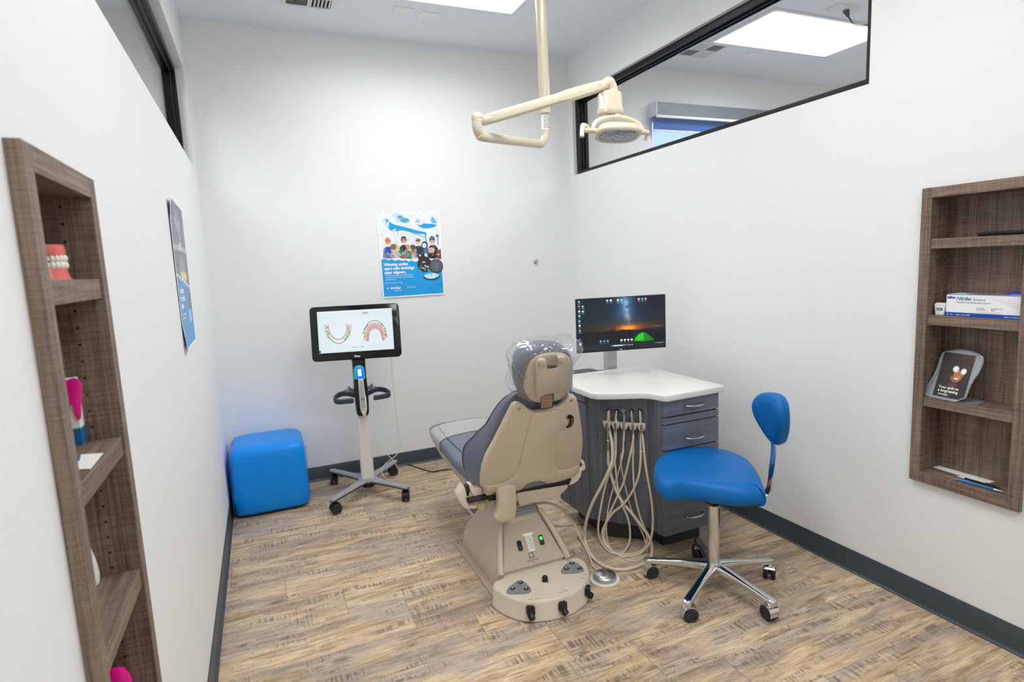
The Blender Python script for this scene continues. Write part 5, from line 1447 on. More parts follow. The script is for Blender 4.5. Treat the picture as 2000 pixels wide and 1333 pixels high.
def scan():
    cv = Canvas(220, 128, 'eef6fc')
    X, Y = cv.X, cv.Y
    vg = np.clip(np.hypot(X - .5, (Y - .5)) * 1.1 - .15, 0, 1); cv.put(vg, 'd0ecf4', .75)
    cv.rect(0, 0, 1, .055, 'f4f9fd', .8); cv.rect(.01, .02, .06, .032, 'a8bcc8', .6)
    for x in (.215, .39, .47, .79): cv.rect(x, .075, x + .035, .088, 'c3d2dc', .7)
    cv.rect(.60, .060, .682, .112, '9ab4cc'); cv.rect(.61, .078, .67, .092, 'dfeaf2', .8)
    for x in (.89, .915, .94): cv.ell(x, .03, .005, .008, '90a4b4'); 
    cv.ell(.968, .03, .007, .011, '4a5f78')
    cv.rect(0, .94, .022, .985, '14477e')
    cv.poly([(.43, .895), (.47, .885), (.47, .905)], 'b9a0ac'); cv.rect(.46, .885, .49, .905, 'e8dc66'); cv.rect(.49, .885, .52, .905, 'a8dc98'); cv.rect(.55, .88, .60, .90, '8086a0')
    rs = np.random.RandomState(5)
    nz = cv.noise(34, 3)
    def arch(cx, cy, w, h, up, jaw):
        th = np.linspace(0, 1, 70); pts = []
        for k in th:
            a = PI * k; x = cx - w * math.cos(a); y = cy + (-1 if up else 1) * h * math.sin(a) ** .85
            pts.append((x, y))
        if up:   # palate and gum as a broad pink horseshoe
            for i, (x, y) in enumerate(pts):
                gx = cx + (x - cx) * .73; gy = cy + (y - cy) * .66 + .01
                cv.ell(gx, gy, .024, .046, 'dcaeac' if 12 < i < 58 else 'bd979c')
            for i, (x, y) in enumerate(pts):
                cv.ell(cx + (x - cx) * .84, cy + (y - cy) * .80, .020, .036, 'e6b4b2')
        else:
            for i, (x, y) in enumerate(pts): cv.ell(cx + (x - cx) * .84, cy + (y - cy) * .80 - .005, .010, .016, 'e0a8b0')
            for i in list(range(0, 16)) + list(range(54, 70)): 
                x, y = pts[i]; cv.ell(cx + (x - cx) * 1.16, y, .006, .012, 'd89ac0', .9)
        for i in range(0, 70, 4):
            x, y = pts[i]; cv.ell(x, y, .017, .028, 'eef4f2'); 
        for i in range(0, 70):
            x, y = pts[i]; back_ = i < 22 or i > 47
            if back_:
                if i % 2 == 0: cv.ell(x + rs.uniform(-.008, .008), y + rs.uniform(-.012, .012), .0105, .0165, rs.choice(['38b048', '1f8a50', '88d040', '2f9a78', '68c8b0', 'b8d838']))
            else: cv.ell(x, y, .0052, .009, '1f9a60')
        for i in (15, 19, 50, 55): 
            x, y = pts[i]; cv.ell(x, y, .007, .012, '2f6fb8')
        for i in (4, 64): cv.ell(*pts[i], .012, .018, 'c8d4dc', .6); 
        for i in (2, 66): cv.ell(*pts[i], .007, .011, '3a5a48')
        if not up: cv.ell(pts[10][0], pts[10][1], .014, .03, '70d030', .8); cv.ell(pts[60][0], pts[60][1], .016, .032, '88d820', .8)
    arch(.265, .34, .150, .44, False, 0)
    arch(.755, .72, .150, .44, True, 1)
    return cv
b = MB(); picture(b, scan(), .462, .262, sm_ @ Matrix.Translation((.0005, .010, .0009)), picmat('scanner_picture', .80, .2))
b.build('screen', parent=t, flip=False)
# power cable on the floor behind the cart
b = MB().mat(BLACK)
q = [on(u, v, 2, .004) for u, v in ((776, 918), (783, 908), (800, 909), (825, 917), (845, 922), (862, 919), (884, 918))]
q += [Vector((1.55, -.45, .004)), Vector((1.9, -.35, .004)), Vector((2.3, -.06, .004))]
q[0] = Vector((1.03, -.08, .006)); q.insert(0, Vector((.86, -.30, .07)))
tag(b.tube(q, .0036, n=8).build('power_cord'), 'black power cord lying on the floor from the cart along the back wall', 'cord')

# wand with its cable
w0 = on(711, 800, 1, -.52)
t = thing('scanner_wand', 'white handheld scanner wand with blue tip, docked on the cart neck', 'scanner wand', (w0.x, -.52, w0.z))
def KW(a, c_, y=-.514): return KP(a, c_, y)
b = MB().mat(WHITE)
rings = []
for (a, c_, w) in ((500, 392, .0135), (504, 400, .0158), (515, 520, .0168), (528, 640, .0185), (536, 680, .0205), (545, 780, .0212), (552, 860, .0205), (556, 900, .0165), (560, 935, .011), (563, 955, .009)):
    c = KW(a, c_); rings.append([c + Vector((x, y, 0)) for x, y in rrect(w * 2, .030 if w > .012 else .018, min(.010, w * .8), 4)])
b.loft(rings); WB = b.build('body', parent=t, world=True, ang=50)
b = MB().mat(M('wand_grey_inlay', 'b3b3b3', .5))
b.prism([KW(a, c_, -.5292) for a, c_ in ((483, 420), (535, 412), (560, 610), (585, 830), (580, 845), (515, 850), (508, 835), (490, 600))], (0, -.0012, 0))
b.mat(M('wand_icon', '50555c', .5))
for a in (528, 550):
    for c_ in (690, 706, 722): b.prism([KW(a + dx, c_ + dy, -.5306) for dx, dy in ((-8, -5), (8, -5), (8, 5), (-8, 5))], (0, -.0005, 0))
for a in range(518, 588, 12): b.prism([KW(a + dx, 872 + dy - (a - 518) * .08, -.5298) for dx, dy in ((-4, -5), (4, -5), (4, 5), (-4, 5))], (0, -.0012, 0))
b.build('inlay', parent=WB, world=True)
b = MB().mat(M('cyan_tip_sleeve', '19a9b4', .3, emit='12a0b0', estr=.25))
b.prism([KW(a, c_, -.512) for a, c_ in ((402, 400), (400, 250), (415, 210), (450, 188), (500, 184), (540, 205), (555, 240), (575, 380), (555, 400))], (0, -.010, 0), inset=.004); TP = b.build('tip_sleeve', parent=t, world=True)
b = MB().mat(M('blue_tip_glow', '0c5fd0', .3, emit='0a6ae8', estr=.7))
b.prism([KW(a, c_, -.5225) for a, c_ in ((448, 392), (446, 240), (475, 222), (508, 222), (535, 250), (556, 386))], (0, -.003, 0)); b.build('tip', parent=t, world=True)
b = MB().mat(M('tip_window_light', 'cfe4ff', .3, emit='b8d6ff', estr=1.0))
b.prism([KW(a, c_, -.5258) for a, c_ in ((456, 252), (508, 244), (522, 350), (468, 356))], (0, -.001, 0)); b.build('tip_window', parent=t, world=True)
b = MB().mat(M('cable_cream', 'd9d3c2', .5))
for k in range(6): b.cyl(KW(563 + k * .6, 955 + k * 17), KW(563 + k * .6, 966 + k * 17), .0068 - .0004 * k, n=12)
b.cyl(KW(563, 950), KW(568, 1062), .0045, n=10)
b.build('strain_relief', parent=t, world=True)
ZC = lambda a, c_: (580 + a * .3453, 570 + c_ * .3453)
q = []
for a, c_, y in ((376, 735, -.516), (384, 765, -.53), (415, 815, -.55), (455, 865, -.56), (510, 920, -.57), (548, 960, -.58), (572, 1005, -.585), (577, 1040, -.585), (560, 1068, -.583), (520, 1065, -.575), (490, 1045, -.57), (480, 1015, -.56), (495, 980, -.55), (530, 950, -.54), (562, 925, -.535), (583, 885, -.53), (575, 815, -.53), (560, 700, -.525), (550, 580, -.52), (541, 480, -.515), (533, 372, -.505)):
    p_ = on(*ZC(a, c_), 1, y)
    if p_.z < .118: p_.z = .118
    q.append(p_)
MB().mat(M('cable_cream')).tube(q, .0022, n=8).build('cable', parent=t, world=True)

# ================================================================== OPERATING LIGHT ON ITS CEILING POLE
CRM = M('cream_enamel', 'd3c9b2', 0.25, coat=.3, var=.01)
PX, PY = 1.604, -1.690
t = thing('dental_light', 'cream dental operating light hanging on a jointed arm from the ceiling', 'dental light', (PX, PY, H))
zl1 = at(1066, 221, 2.75).z; zl2 = at(1066, 252, 2.75).z
b = MB().mat(CRM).cyl((PX, PY, zl1), (PX, PY, H), .0258, n=40); b.build('ceiling_pole', parent=t, world=True)
MB().mat(CRM).lathe([(.026, -.05), (.07, -.03), (.085, 0), (0, 0)], n=40).build('ceiling_collar', parent=t)
b = MB().mat(PAPER).cyl((PX, PY, zl2), (PX, PY, zl1 - .002), .0196, n=32)
b.mat(M('label_ink'))
for k in range(8):
    z = zl1 - .010 - k * .0082
    for a in range(-110, 0, 22):
        aa = R(a - 20 + (k % 3) * 4); c = Vector((PX + math.cos(aa) * .0197, PY + math.sin(aa) * .0197, z)); dd = Vector((-math.sin(aa), math.cos(aa), 0))
        b.prism([c - dd * .003, c + dd * .003, c + dd * .003 + Vector((0, 0, .0035)), c - dd * .003 + Vector((0, 0, .0035))], Vector((math.cos(aa), math.sin(aa), 0)) * .0002)
b.build('label_sleeve', parent=t, world=True)
J = at(933, 262, 2.35)
b = MB().mat(CRM)
el = at(1063, 283, 2.75)
q = [Vector((PX, PY, zl2)), Vector((PX, PY, el.z + .075)), Vector((PX - .010, PY - .006, el.z + .030)), Vector((PX - .045, PY - .028, el.z + .002)), Vector((PX - .09, PY - .056, el.z - .002)), Vector((J.x + .05, J.y + .03, J.z - .004)), Vector((J.x + .012, J.y + .008, J.z + .004)), Vector((J.x, J.y, J.z + .025)), Vector((J.x, J.y, J.z + .05))]
b.tube(q, [.0185, .0185, .019, .0195, .0195, .0205, .021, .0205, .0205], n=28, smooth=8); b.build('lower_arm', parent=t, world=True)
zj = J.z + .05; zk = at(931, 228, 2.35).z
A1, A2 = at(958, 232, 2.365), at(1172, 170, 2.42)
b = MB().mat(CRM).cyl((J.x, J.y, zj + .0025), (J.x, J.y, zk - .005), .0208, n=32)
b.mat(WHITE).cyl((J.x, J.y, zj - .001), (J.x, J.y, zj + .003), .0215, n=32)
kn = Vector((J.x, J.y, zk))
HDp = at(1192, 168, 2.43)
dirU = (at(1176, 167, 2.42) - at(960, 231, 2.37)).normalized()
b.mat(CRM).tube([kn + Vector((0, 0, -.02)), kn + Vector((.001, 0, -.006)), A1 - dirU * .028, A1 + dirU * .012], [.0208, .0215, .0205, .017], n=24, smooth=5)
b.build('elbow_joint', parent=t, world=True)
b = MB().mat(CRM)
up = (Vector((0, 0, 1)) - dirU * dirU.z).normalized(); sd = dirU.cross(up)
rings = []
Lk = (A2 - A1).length
for k, hh, ww in ((-.03, .014, .013), (-.01, .0195, .016), (.03, .0205, .0175), (Lk * .62, .0205, .0175), (Lk * .70, .0235, .018), (Lk * .9, .0225, .018), (Lk, .020, .018), (Lk + .018, .014, .013)):
    rings.append([A1 + dirU * k + sd * a + up * c_ for a, c_ in rrect(ww * 2, hh * 2, .010, 4)])
b.loft(rings); UA = b.build('upper_arm', parent=t, world=True, ang=60)
b = MB().mat(BEIGED)
for k in (.80, .985): 
    c = A1 + dirU * Lk * k - sd * .0182 * (1 if sd.y > 0 else -1); b.cyl(c, c - sd * .001 * (1 if sd.y > 0 else -1), .003, n=10)
b.build('arm_screw', parent=UA, world=True)
# head post, swivel block
K1 = at(1186, 160, 2.43)
b = MB().mat(CRM)
hp_ = at(1196, 176, 2.44)
b.tube([A2 + dirU * .0, K1 + Vector((.0, 0, -.004)), Vector((hp_.x - .012, hp_.y, K1.z - .002)), Vector((hp_.x, hp_.y, K1.z - .025)), Vector((hp_.x, hp_.y, at(1197, 186, 2.44).z))], [.018, .0215, .0215, .0208, .0205], n=24, smooth=6)
b.build('head_post', parent=t, world=True)
zt0 = at(1191, 181, 2.44).z; zt1 = at(1191, 224, 2.44).z
bxc = at(1191, 200, 2.44)
HB = Vector((bxc.x, bxc.y, 0))
b = MB().mat(CRM)
b.loft([[(HB.x + x, HB.y + y, z) for x, y in rrect(w, d_, .014, 5)] for z, w, d_ in ((zt0 + .004, .040, .04), (zt0, .072, .06), (zt0 - .008, .088, .066), (zt1 + .030, .088, .066), (zt1 + .024, .096, .070), (zt1 + .004, .098, .070), (zt1, .085, .062))])
b.build('swivel_block', parent=t, world=True, ang=50)
# head frame: axis to the right, tilted a little towards the patient
LC = at(1207, 259, 2.42)
ax_ = (at(1262, 254, 2.45) - at(1150, 250, 2.40)).normalized()
dn = Vector((-.05, -.22, -1)); dn = (dn - ax_ * dn.dot(ax_)).normalized()
fw = ax_.cross(dn)                                     # lens normal = dn
def L3(x, y, z): return LC + ax_ * x + fw * y - dn * z     # x across, y depth, z up
fs_ = -1 if (fw.dot(CF) > 0) else 1
b = MB().mat(CRM)
q = []
for k in range(15):
    a = PI * k / 14; q.append(L3(-.106 * math.cos(a), 0, .006 + .060 * math.sin(a) ** .8))
b.tube(q, .0075, n=14, smooth=2, flat=1.35); b.cyl(L3(0, 0, .058), Vector((HB.x, HB.y, zt1 + .002)), .014, .011, n=20); b.ball(L3(0, -.004, .064), (.020, .014, .014)); 
b.build('yoke', parent=t, world=True)
def sup(hx, hy, e=3): return superell(hx, hy, 48, e)
b = MB().mat(CRM)
b.loft([[L3(x, y, z) for x, y in sup(hx, hy, e)] for z, hx, hy, e in ((.020, .060, .035, 3.5), (.021, .080, .050, 3.5), (.015, .089, .060, 3.2), (.002, .093, .067, 3), (-.004, .097, .071, 2.8), (-.012, .097, .071, 2.8), (-.017, .092, .067, 2.8), (-.0165, .082, .056, 2.8), (-.008, .078, .052, 2.8))])
LH = b.build('lamp_head', parent=t, world=True, ang=50)
m_, tt, bb_ = newmat('faceted_reflector')
bb_.inputs['Metallic'].default_value = 1; bb_.inputs['Roughness'].default_value = .15
vo = tt.nodes.new('ShaderNodeTexVoronoi'); vo.inputs['Scale'].default_value = 70
tcn = tt.nodes.new('ShaderNodeTexCoord'); tt.links.new(tcn.outputs['Object'], vo.inputs['Vector'])
rp = ramp(tt, vo.outputs['Distance'], [(0, 'f4f6fa'), (1, '8d9299')]); tt.links.new(rp, bb_.inputs['Base Color'])
bp = tt.nodes.new('ShaderNodeBump'); bp.inputs['Strength'].default_value = .8; bp.inputs['Distance'].default_value = .006
tt.links.new(vo.outputs['Distance'], bp.inputs['Height']); tt.links.new(bp.outputs[0], bb_.inputs['Normal'])
b = MB().mat(m_)
b.loft([[L3(x, y, z) for x, y in sup(hx, hy, 2.8)] for z, hx, hy in ((-.0125, .081, .055), (-.004, .074, .048), (.004, .05, .03), (.006, .01, .008))]); b.build('reflector', parent=LH, world=True, ang=30)
b = MB().mat(clear('lamp_lens', 'f4f6fa', .04, .03)); b.loft([[L3(x, y, z) for x, y in sup(hx, hy, 2.8)] for z, hx, hy in ((-.015, .0825, .0565), (-.0165, .04, .03), (-.017, .005, .004))]); b.build('lens', parent=LH, world=True)
for sx_ in (-1, 1):
    b = MB().mat(CRM)
    b.cyl(L3(sx_ * .088, 0, .004), L3(sx_ * (.146 if sx_ < 0 else .135), 0, .004), .0098, n=20)
    b.cyl(L3(sx_ * .112, 0, .006), L3(sx_ * .120, 0, .006), .0112, n=20)
    b.tube([L3(-.128, 0, .008), L3(-.136, 0, .022), L3(-.150, fs_ * .006, .022), L3(-.160, fs_ * .014, -.002), L3(-.164, fs_ * .020, -.032)], [.010, .013, .012, .0085, .010], n=14, flat=.7) if sx_ < 0 else b.tube([L3(.132, 0, .004), L3(.130, .01, -.006), L3(.128, .02, -.022)], [.008, .007, .008], n=12)
    b.build('handle', parent=t, world=True)

# ================================================================== THINGS ON THE RIGHT SHELVES
def put(o, label, cat, group=None): return tag(o, label, cat, group)
X0 = W
# remote on the top board
t = thing('remote_control', 'slim black remote control lying on the top right shelf', 'remote control', (W + .03, -3.03, RS[0]))
b = MB().mat(BLACK); b.loft([[(-.019 * k, y + (0 if y < 0 else 0), z) for y, z in ()]] ) if False else None
b = MB().mat(BLACK)
b.loft([[(x, y, z) for x, y in rrect(.040 * k, .158 * (1 - (1 - k) * .25), .012 * k, 4)] for z, k in ((0, .80), (.003, .93), (.010, 1), (.0135, .97), (.0145, .9))])
b.build('body', parent=t)
b = MB().mat(M('remote_key', '3b3e44', .5))
for k in range(9):
    for j in range(3): b.cyl((-.011 + .011 * j, .055 - k * .014, .0140), (-.011 + .011 * j, .055 - k * .014, .0158), .0036, n=10)
b.mat(STEEL).cyl((0, -.045, .014), (0, -.045, .0165), .009, n=20)
kk = b.build('keypad', parent=t); kk['kind'] = 'stuff'
# glove box
GX, GY0, GY1, GZ = W + .008, -3.111, -2.866, RS[1]
t = thing('glove_box', 'white and blue cardboard box of blue nitrile gloves on the right shelf', 'glove box', (GX, (GY0 + GY1) / 2, GZ))
b = MB().mat(M('glove_box_card', 'f1f1f4', .45)); b.bb(GX, GX + .082, GY0, GY1, GZ, GZ + .082); b.build('carton', parent=t, world=True, bevel=.0012, segs=2)
b = MB().mat(M('glove_box_blue', '0f46ad', .45))
b.bb(GX - .0006, GX + .0826, GY0 - .0006, GY1 + .0006, GZ + .0003, GZ + .0145)
b.bb(GX - .0006, GX + .0006, GY0, GY1, GZ + .0808, GZ + .0823)
fy = frame(Vector((GX - .0006, GY1, GZ)), (0, -1, 0), (0, 0, 1))
def gt(s_, x, z, size, m_, bold=0, sh=0.0, al='LEFT', sx=1.0):
    b.mat(m_).text(s_, size, fy @ Matrix.Translation((x, z, 0.0002)), .0003, bold, al, sh, sx)
gb_, gt_, gg_ = M('glove_ink_blue', '2a3fa0', .5), M('glove_ink_teal', '4f93ad', .5), M('glove_ink_grey', '8d93a8', .5)
gt('safco', .004, .0665, .0135, gb_, .0005)
gt('Nitrilex', .035, .0610, .0185, gt_, .0004, .35, sx=.85)
gt('Surpass', .090, .0610, .0135, M('glove_ink_sky', '8fa9c4', .5), .0001, .25)
gt('Powder-free nitrile exam gloves', .034, .0505, .0088, gg_, 0, .2)
gt('Latex-free', .104, .0325, .0062, gg_); gt('Ambidextrous', .150, .0325, .0062, gg_); gt('Non-sterile', .104, .0262, .0062, gg_); gt('Blue', .150, .0262, .0062, gg_)
gt('For single use only. Store in a cool dry place', .102, .0185, .0045, M('glove_ink_pink', 'c8b0b4', .5))
gt('L', .0055, .0035, .0105, PAPER, .0002); gt('Size', .016, .0045, .0065, PAPER); gt('weight to fit code', .034, .0045, .0062, PAPER); gt('50', .076, .0042, .0072, PAPER); gt('Made in Malaysia', .238, .0045, .0068, PAPER, 0, 0, 'RIGHT')
b.mat(gg_)
for r_ in range(9):
    for k in range(20):
        x = .125 + r_ * .011 + k * .006; z = .078 - r_ * .0012 - k * .0022 - r_ * k * .00012 - .003 * (r_ % 2)
        if x < .243 and z > .020: b.bm.verts.ensure_lookup_table(); b.cyl(fy @ Vector((x, z, 0)), fy @ Vector((x, z, .0003)), .0007, n=5)
b.build('print', parent=t, world=True)
b = MB().mat(M('slot_dark'))
op_ = [(GX + .041 + .020 * y, (GY0 + GY1) / 2 - .005 + .085 * x, GZ + .0822) for x, y in superell(1, 1, 32, 2)]
b.prism(op_, (0, 0, .0004)); b.build('opening', parent=t, world=True)
b = MB().mat(M('blue_glove', '2436b8', .45))
rings = []
for k, h in ((1, .0), (.9, .004), (.6, .009), (.3, .012), (.05, .013)):
    rings.append([(GX + .040 + .014 * k * math.cos(a), GY0 + .045 + .030 * k * math.sin(a), GZ + .081 + h + .003 * math.sin(3 * a) * k) for a in [2 * PI * i / 24 for i in range(24)]])
b.loft(rings); b.build('glove', parent=t, world=True)
# small floss box
t = thing('floss_box', 'tiny white dental floss box next to the glove box', 'box', (W + .02, -2.842, RS[1]))
b = MB().mat(WHITE)
b.prism([(-.012, y, z) for y, z in ((-.016, 0), (.014, 0), (.019, .040), (.016, .047), (-.018, .047), (-.020, .042))], (.024, 0, 0)); b.build('case', parent=t, bevel=.003)
b = MB().mat(M('floss_label_blue', '2a6f9c', .5)).bb(-.0126, -.012, -.012, .011, .018, .028)
fy2 = frame(Vector((-.0127, .010, .0205)), (0, -1, 0), (0, 0, 1))
b.mat(PAPER).text('DENTAL', .0048, fy2, .0002, .0001); b.build('label', parent=t)
# brochure holder
t = thing('brochure_holder', 'frosted clear brochure stand holding leaflets with a woman in sunglasses', 'brochure holder', (W + .02, -2.90, RS[2]))
FR = clear('frosted_acrylic', 'dde4ea', .08, .25, .28, 'c6d0d7')
fr_z = lambda a, c_: (1760 + a * .2775, 640 + c_ * .2775)
BN = Vector((1, 0, -.36)).normalized(); BP = Vector((W - .004, -2.88, RS[2] + .004))
def bro(a, c_, off=0.0): return onp(*fr_z(a, c_), BP + BN * off, BN)
ol = [(168, 470), (166, 440), (215, 370), (250, 300), (268, 250), (290, 190), (315, 172), (370, 162), (430, 158), (500, 170), (545, 190), (577, 218), (572, 260), (545, 320), (510, 370), (478, 430), (455, 490), (420, 508), (375, 520), (300, 505), (225, 490)]
il = [(222, 415), (250, 360), (275, 300), (300, 225), (318, 190), (500, 215), (520, 262), (490, 320), (455, 385), (430, 440), (400, 470), (300, 470), (240, 455)]
b = MB().mat(FR)
o2 = closed_smooth([bro(*q) for q in ol], 2); 
b.prism(o2, BN * .0022)
b.prism([(W + .004, -2.995, RS[2]), (W + .004, -2.812, RS[2]), (W + .075, -2.83, RS[2]), (W + .085, -2.90, RS[2]), (W + .075, -2.985, RS[2])], (0, 0, .003))
b.mat(M('clear_blue_edge', '3f86c0', .3)).prism([bro(172, 475, -.001), bro(225, 488, -.001), bro(225, 494, -.001), bro(175, 482, -.001)], BN * .004)
b.build('stand', parent=t, world=True)
rim = [bro(*q, off=-.001) for q in ol]; rim.append(rim[0])
MB().mat(clear('acrylic_edge', 'c9d8e2', .25, .2, .45, 'a9b8c4')).tube(rim, .0024, n=8).build('rim', parent=t, world=True)
def brochure():
    cv = Canvas(110, 150, '1a1210')
    X, Y = cv.X, cv.Y
    cv.ell(.8, .08, .5, .16, '5b2f24', .9, .7); cv.ell(.35, .35, .45, .4, '2b1a14', .8, .6)
    cv.ell(.60, .43, .235, .235, '8f5535', 1, .14, .25); cv.ell(.63, .46, .19, .20, 'b56d3f', .9, .5, .25); cv.ell(.66, .55, .10, .09, 'd08a52', .8, .7)
    cv.ell(.60, .24, .34, .13, '20120e', 1, .2); cv.ell(.42, .35, .10, .2, '1c100c', 1, .3); cv.ell(.84, .22, .2, .2, '3a1b18', .9, .4)
    cv.ell(.52, .35, .098, .072, 'dfe6ea', 1); cv.ell(.78, .38, .085, .070, 'e6ecf0', 1); cv.ell(.50, .34, .06, .045, 'f6fafc', .9, .4); cv.ell(.79, .37, .05, .04, 'f8fafc', .9, .4); cv.line([(.61, .36), (.70, .37)], .015, '403028')
    cv.ell(.66, .46, .03, .03, '8a4c30', .8, .5)
    cv.ell(.60, .565, .095, .040, '7a2f28', 1, .2); cv.ell(.60, .560, .075, .022, 'f2eee8', 1)
    cv.ell(.55, .73, .22, .12, '6b4630', .7, .6); cv.rect(0, .78, 1, 1, '1c1210', .85)
    return cv
tl_, tr_, bl_ = bro(312, 178, -.0022), bro(518, 205, -.0022), bro(232, 452, -.0022)
xa_ = (tr_ - tl_); ya_ = (tl_ - bl_); ya_ = ya_ - xa_.normalized() * ya_.dot(xa_.normalized())
fmb = frame((tr_ + bl_) / 2 + ya_ * -.03, xa_, ya_)
b = MB(); picture(b, brochure(), .108, ya_.length * 1.10, fmb, picmat('brochure_print', 0, .3))
b.mat(PAPER)
hgt = ya_.length * 1.10
for k, s_ in enumerate(('Your path to', 'a long-lasting')): b.text(s_, .0135, fmb @ Matrix.Translation((-.040, -hgt * .31 - k * .0135, .0005)), .0002, .0003)
b.text('invisalign', .010, fmb @ Matrix.Translation((-.036, -hgt * .31 - .026, .0005)), .0002, .0001)
b.build('leaflet', parent=t, world=True, flip=False)
# slip of paper and pens on the bottom board
zb_ = NR[2] + .042
b = MB().mat(PAPER)
pts = [on(*fr_z(a, c_), 2, zb_ + .0006) for a, c_ in ((195, 975), (250, 955), (692, 1078), (600, 1103))]
b.prism(pts, (0, 0, .0008)); b.mat(M('label_ink'))
for k in range(3):
    a_ = pts[0].lerp(pts[1], .3 + .2 * k); d_ = (pts[3] - pts[0]).normalized(); b.box(tuple(a_ + d_ * (.03 + .01 * k) + Vector((0, 0, .001))), (.0008, .018, .0002))
o = b.build('paper_slip'); put(o, 'narrow white paper slip lying in the bottom of the right shelf niche', 'paper')
def pen(p, q, label, m_, tip, r=.0046):
    d_ = (q - p)
    t = thing('pen', label, 'pen', tuple(p), 0)
    b = MB().mat(m_).tube([p, p + d_ * .04, p + d_ * .8], [r * .7, r, r], n=14, smooth=0); b.build('barrel', parent=t, world=True)
    b = MB().mat(tip).tube([p + d_ * .8, p + d_ * .88, p + d_ * .97, q], [r, r * .8, r * .4, .0007], n=14, smooth=0); b.build('tip', parent=t, world=True)
    c = p + Vector((0, 0, r + .0015)); b = MB().mat(STEEL if m_ is not BLACK else BLACK).tube([c + d_ * .02, c + d_ * .12, c + d_ * .30], .0013, n=8, smooth=0); b.cyl(p - d_ * .03, p, .003, n=10); b.build('clip', parent=t, world=True)
    return t
pa, pb = on(*fr_z(398, 1072), 2, zb_ + .005), on(*fr_z(722, 1160), 2, zb_ + .005)
pen(pa, pb, 'bright blue ballpoint pen in front of the paper slip in the right niche', M('pen_blue', '0f6fc0', .3), STEEL)
pa, pb = on(*fr_z(685, 1128), 2, zb_ + .006), on(*fr_z(392, 1046), 2, zb_ + .006)
pen(pa, pb, 'black and white pen between the blue pen and the paper slip', BLACK, WHITE, .0036)

# ================================================================== THINGS ON THE LEFT SHELVES
# typodont
t = thing('teeth_model', 'pink gum and white teeth jaw model on the upper left shelf', 'teeth model', (-.052, -2.985, LS[0]), R(195))
PG = M('gum_pink', 'df6b66', .3); TW = M('tooth_ivory', 'efe9da', .25)
def horseshoe(z0, z1, r0, r1, m_, flare):
    b = MB().mat(m_); rings = []
    n = 26
    for k in range(n + 1):
        a = R(-100 + 200 * k / n)
        cx, cy = .0, .0
        dirx, diry = math.sin(a), math.cos(a) * 1.0
        ring = []
        for rr_, z in ((r0, z0), (r1 * flare, z0), (r1, (z0 + z1) / 2), (r1 * .93, z1), (r0 * 1.1, z1)):
            ring.append((dirx * rr_, diry * rr_ * 1.15 - .008, z))
        rings.append(ring)
    b.loft(rings); return b
# gums, front of the arch turned to the room's depth
horseshoe(.000, .022, .004, .034, PG, 1.12).build('lower_gum', parent=t, ang=60)
horseshoe(.042, .062, .004, .034, PG, .96).build('upper_gum', parent=t, ang=60)
for row, z, dz in (('lower', .021, 1), ('upper', .043, -1)):
    for k in range(14):
        a = R(-94 + 188 * k / 13); w = .0042 + .0018 * abs(k - 6.5) / 6.5
        c = (math.sin(a) * .030, math.cos(a) * .030 * 1.15 - .008, z + dz * .005)
        MB().mat(TW).ball(c, (w, w * .85, .0075), n=12).build('tooth', parent=t)
b = MB().mat(STEEL).cyl((-.014, -.034, .030), (.014, -.034, .030), .003, n=10); b.bb(-.003, .003, -.036, -.032, .004, .058); b.build('hinge', parent=t)

def tooth_shape(mb, mt, s=1.0, th=.006):
    o = [(-.021, .030), (-.016, .044), (-.006, .047), (0, .0435), (.006, .047), (.016, .044), (.021, .030), (.0185, .012), (.0155, -.006), (.0125, -.030), (.0095, -.036), (.006, -.030), (.003, -.006), (0, .000), (-.003, -.006), (-.006, -.030), (-.0095, -.036), (-.0125, -.030), (-.0155, -.006), (-.0185, .012)]
    pts = [Vector((x * s, y * s, 0)) for x, y in o]
    pts = closed_smooth(pts, 3)
    mb.loft([[mt @ Vector((v.x * k, v.y * k + .0, z)) for v in pts] for k, z in ((.86, 0), (1, th * .25), (1, th * .75), (.86, th))])
PINK = M('hot_pink_plastic', 'ee1096', .35)
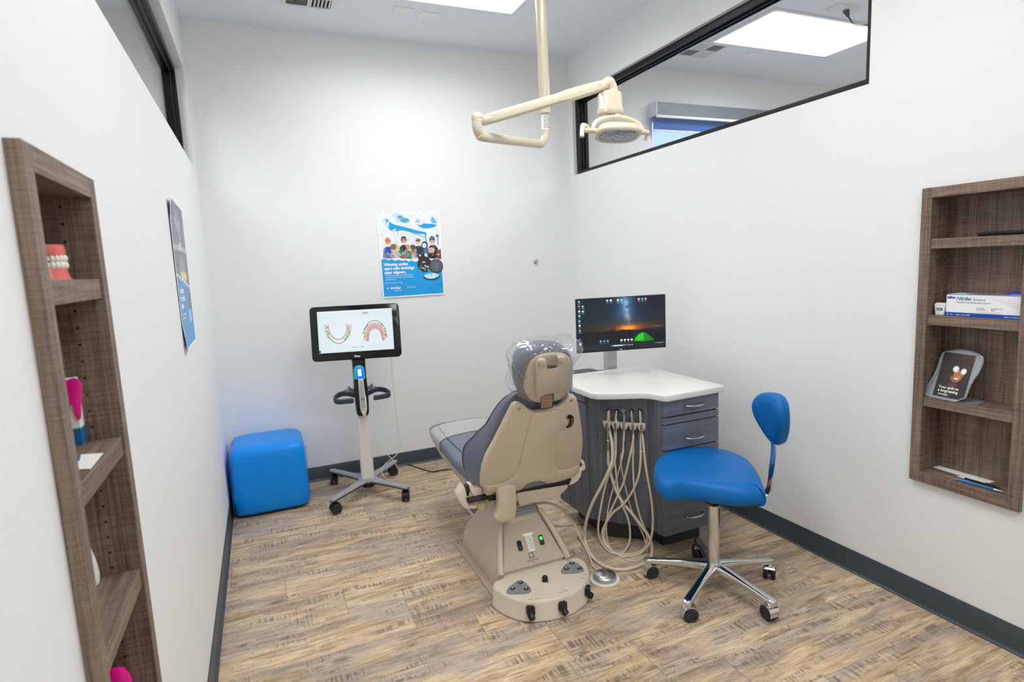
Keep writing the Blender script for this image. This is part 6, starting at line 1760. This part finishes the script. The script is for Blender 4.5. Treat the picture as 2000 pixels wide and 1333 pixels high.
# carton with pink tooth on the middle board
Cc = Vector((-.060, -2.948, LS[1]))
t = thing('tooth_carton', 'white carton with blue and green foot and a hot pink tooth on its front', 'carton', tuple(Cc))
bx0 = MB().mat(PAPER).bb(-.035, .020, -.012, .016, .032, .126); bx0.mat(M('carton_green', '48b23c', .5)).bb(-.0352, .0202, -.0122, .0162, .030, .034)
bx0.mat(M('carton_blue', '1668b4', .5)).bb(-.035, .020, -.012, .016, .0, .030); bx0.build('box', parent=t, bevel=.001, segs=1)
b = MB().mat(PINK); tooth_shape(b, frame(Vector((.012, -.0125, .083)), (1, 0, 0), (0, 0, 1)), .95, .006)
b.build('pink_tooth', parent=t, ang=50)
# card flat on the board
b = MB().mat(PAPER)
pts = [on(u, v, 2, LS[1] + .0006) for u, v in ((203, 886), (172, 887), (148, 900), (151, 918), (178, 917))]
b.prism([on(u, v, 2, LS[1] + .0006) for u, v in ((202, 886), (158, 889), (150, 902), (151, 918), (177, 917))], (0, 0, .0008))
b.mat(M('carton_blue')).prism([on(u, v, 2, LS[1] + .0016) for u, v in ((158, 889), (152, 893), (150, 902), (155, 901))], (0, 0, .0002))
put(b.build('business_card'), 'white card with a blue corner lying before the pink tooth carton', 'card')
# white rounded dispenser
t = thing('white_dispenser', 'smooth white egg-shaped dispenser on the lower left shelf', 'dispenser', (-.078, -2.970, LS[2]))
MB().mat(WHITE).lathe([(0, 0), (.028, 0), (.034, .005), (.036, .020), (.033, .050), (.026, .080), (.015, .102), (.006, .111), (0, .112)], n=40).build('shell', parent=t)
MB().mat(GREYL).cyl((0, 0, .110), (0, 0, .115), .006, n=16).build('cap', parent=t)
# big pink tooth at the bottom
t = thing('tooth_figure', 'hot pink plastic tooth figure at the foot of the left niche', 'figure', (-.057, -2.958, NL[2] + .042))
b = MB().mat(PINK); tooth_shape(b, frame(Vector((.0, 0, .076)), (1, 0, .0), (0, 0, 1)), 1.95, .022); TB = b.build('body', parent=t, ang=50)
b = MB().mat(M('pink_dark', 'a8106a', .4))
for r_ in (.011, .006): b.tube([Vector((r_ * math.cos(a), -.0235 + .0235 - .0012 if False else -.0225, .085 + r_ * math.sin(a))) for a in [2 * PI * k / 16 for k in range(17)]], .0006, n=5, smooth=0)
b.build('mark', parent=TB)
b = MB().mat(PINK).bb(-.026, .026, -.024, .004, 0, .010); b.build('base', parent=t, bevel=.003)
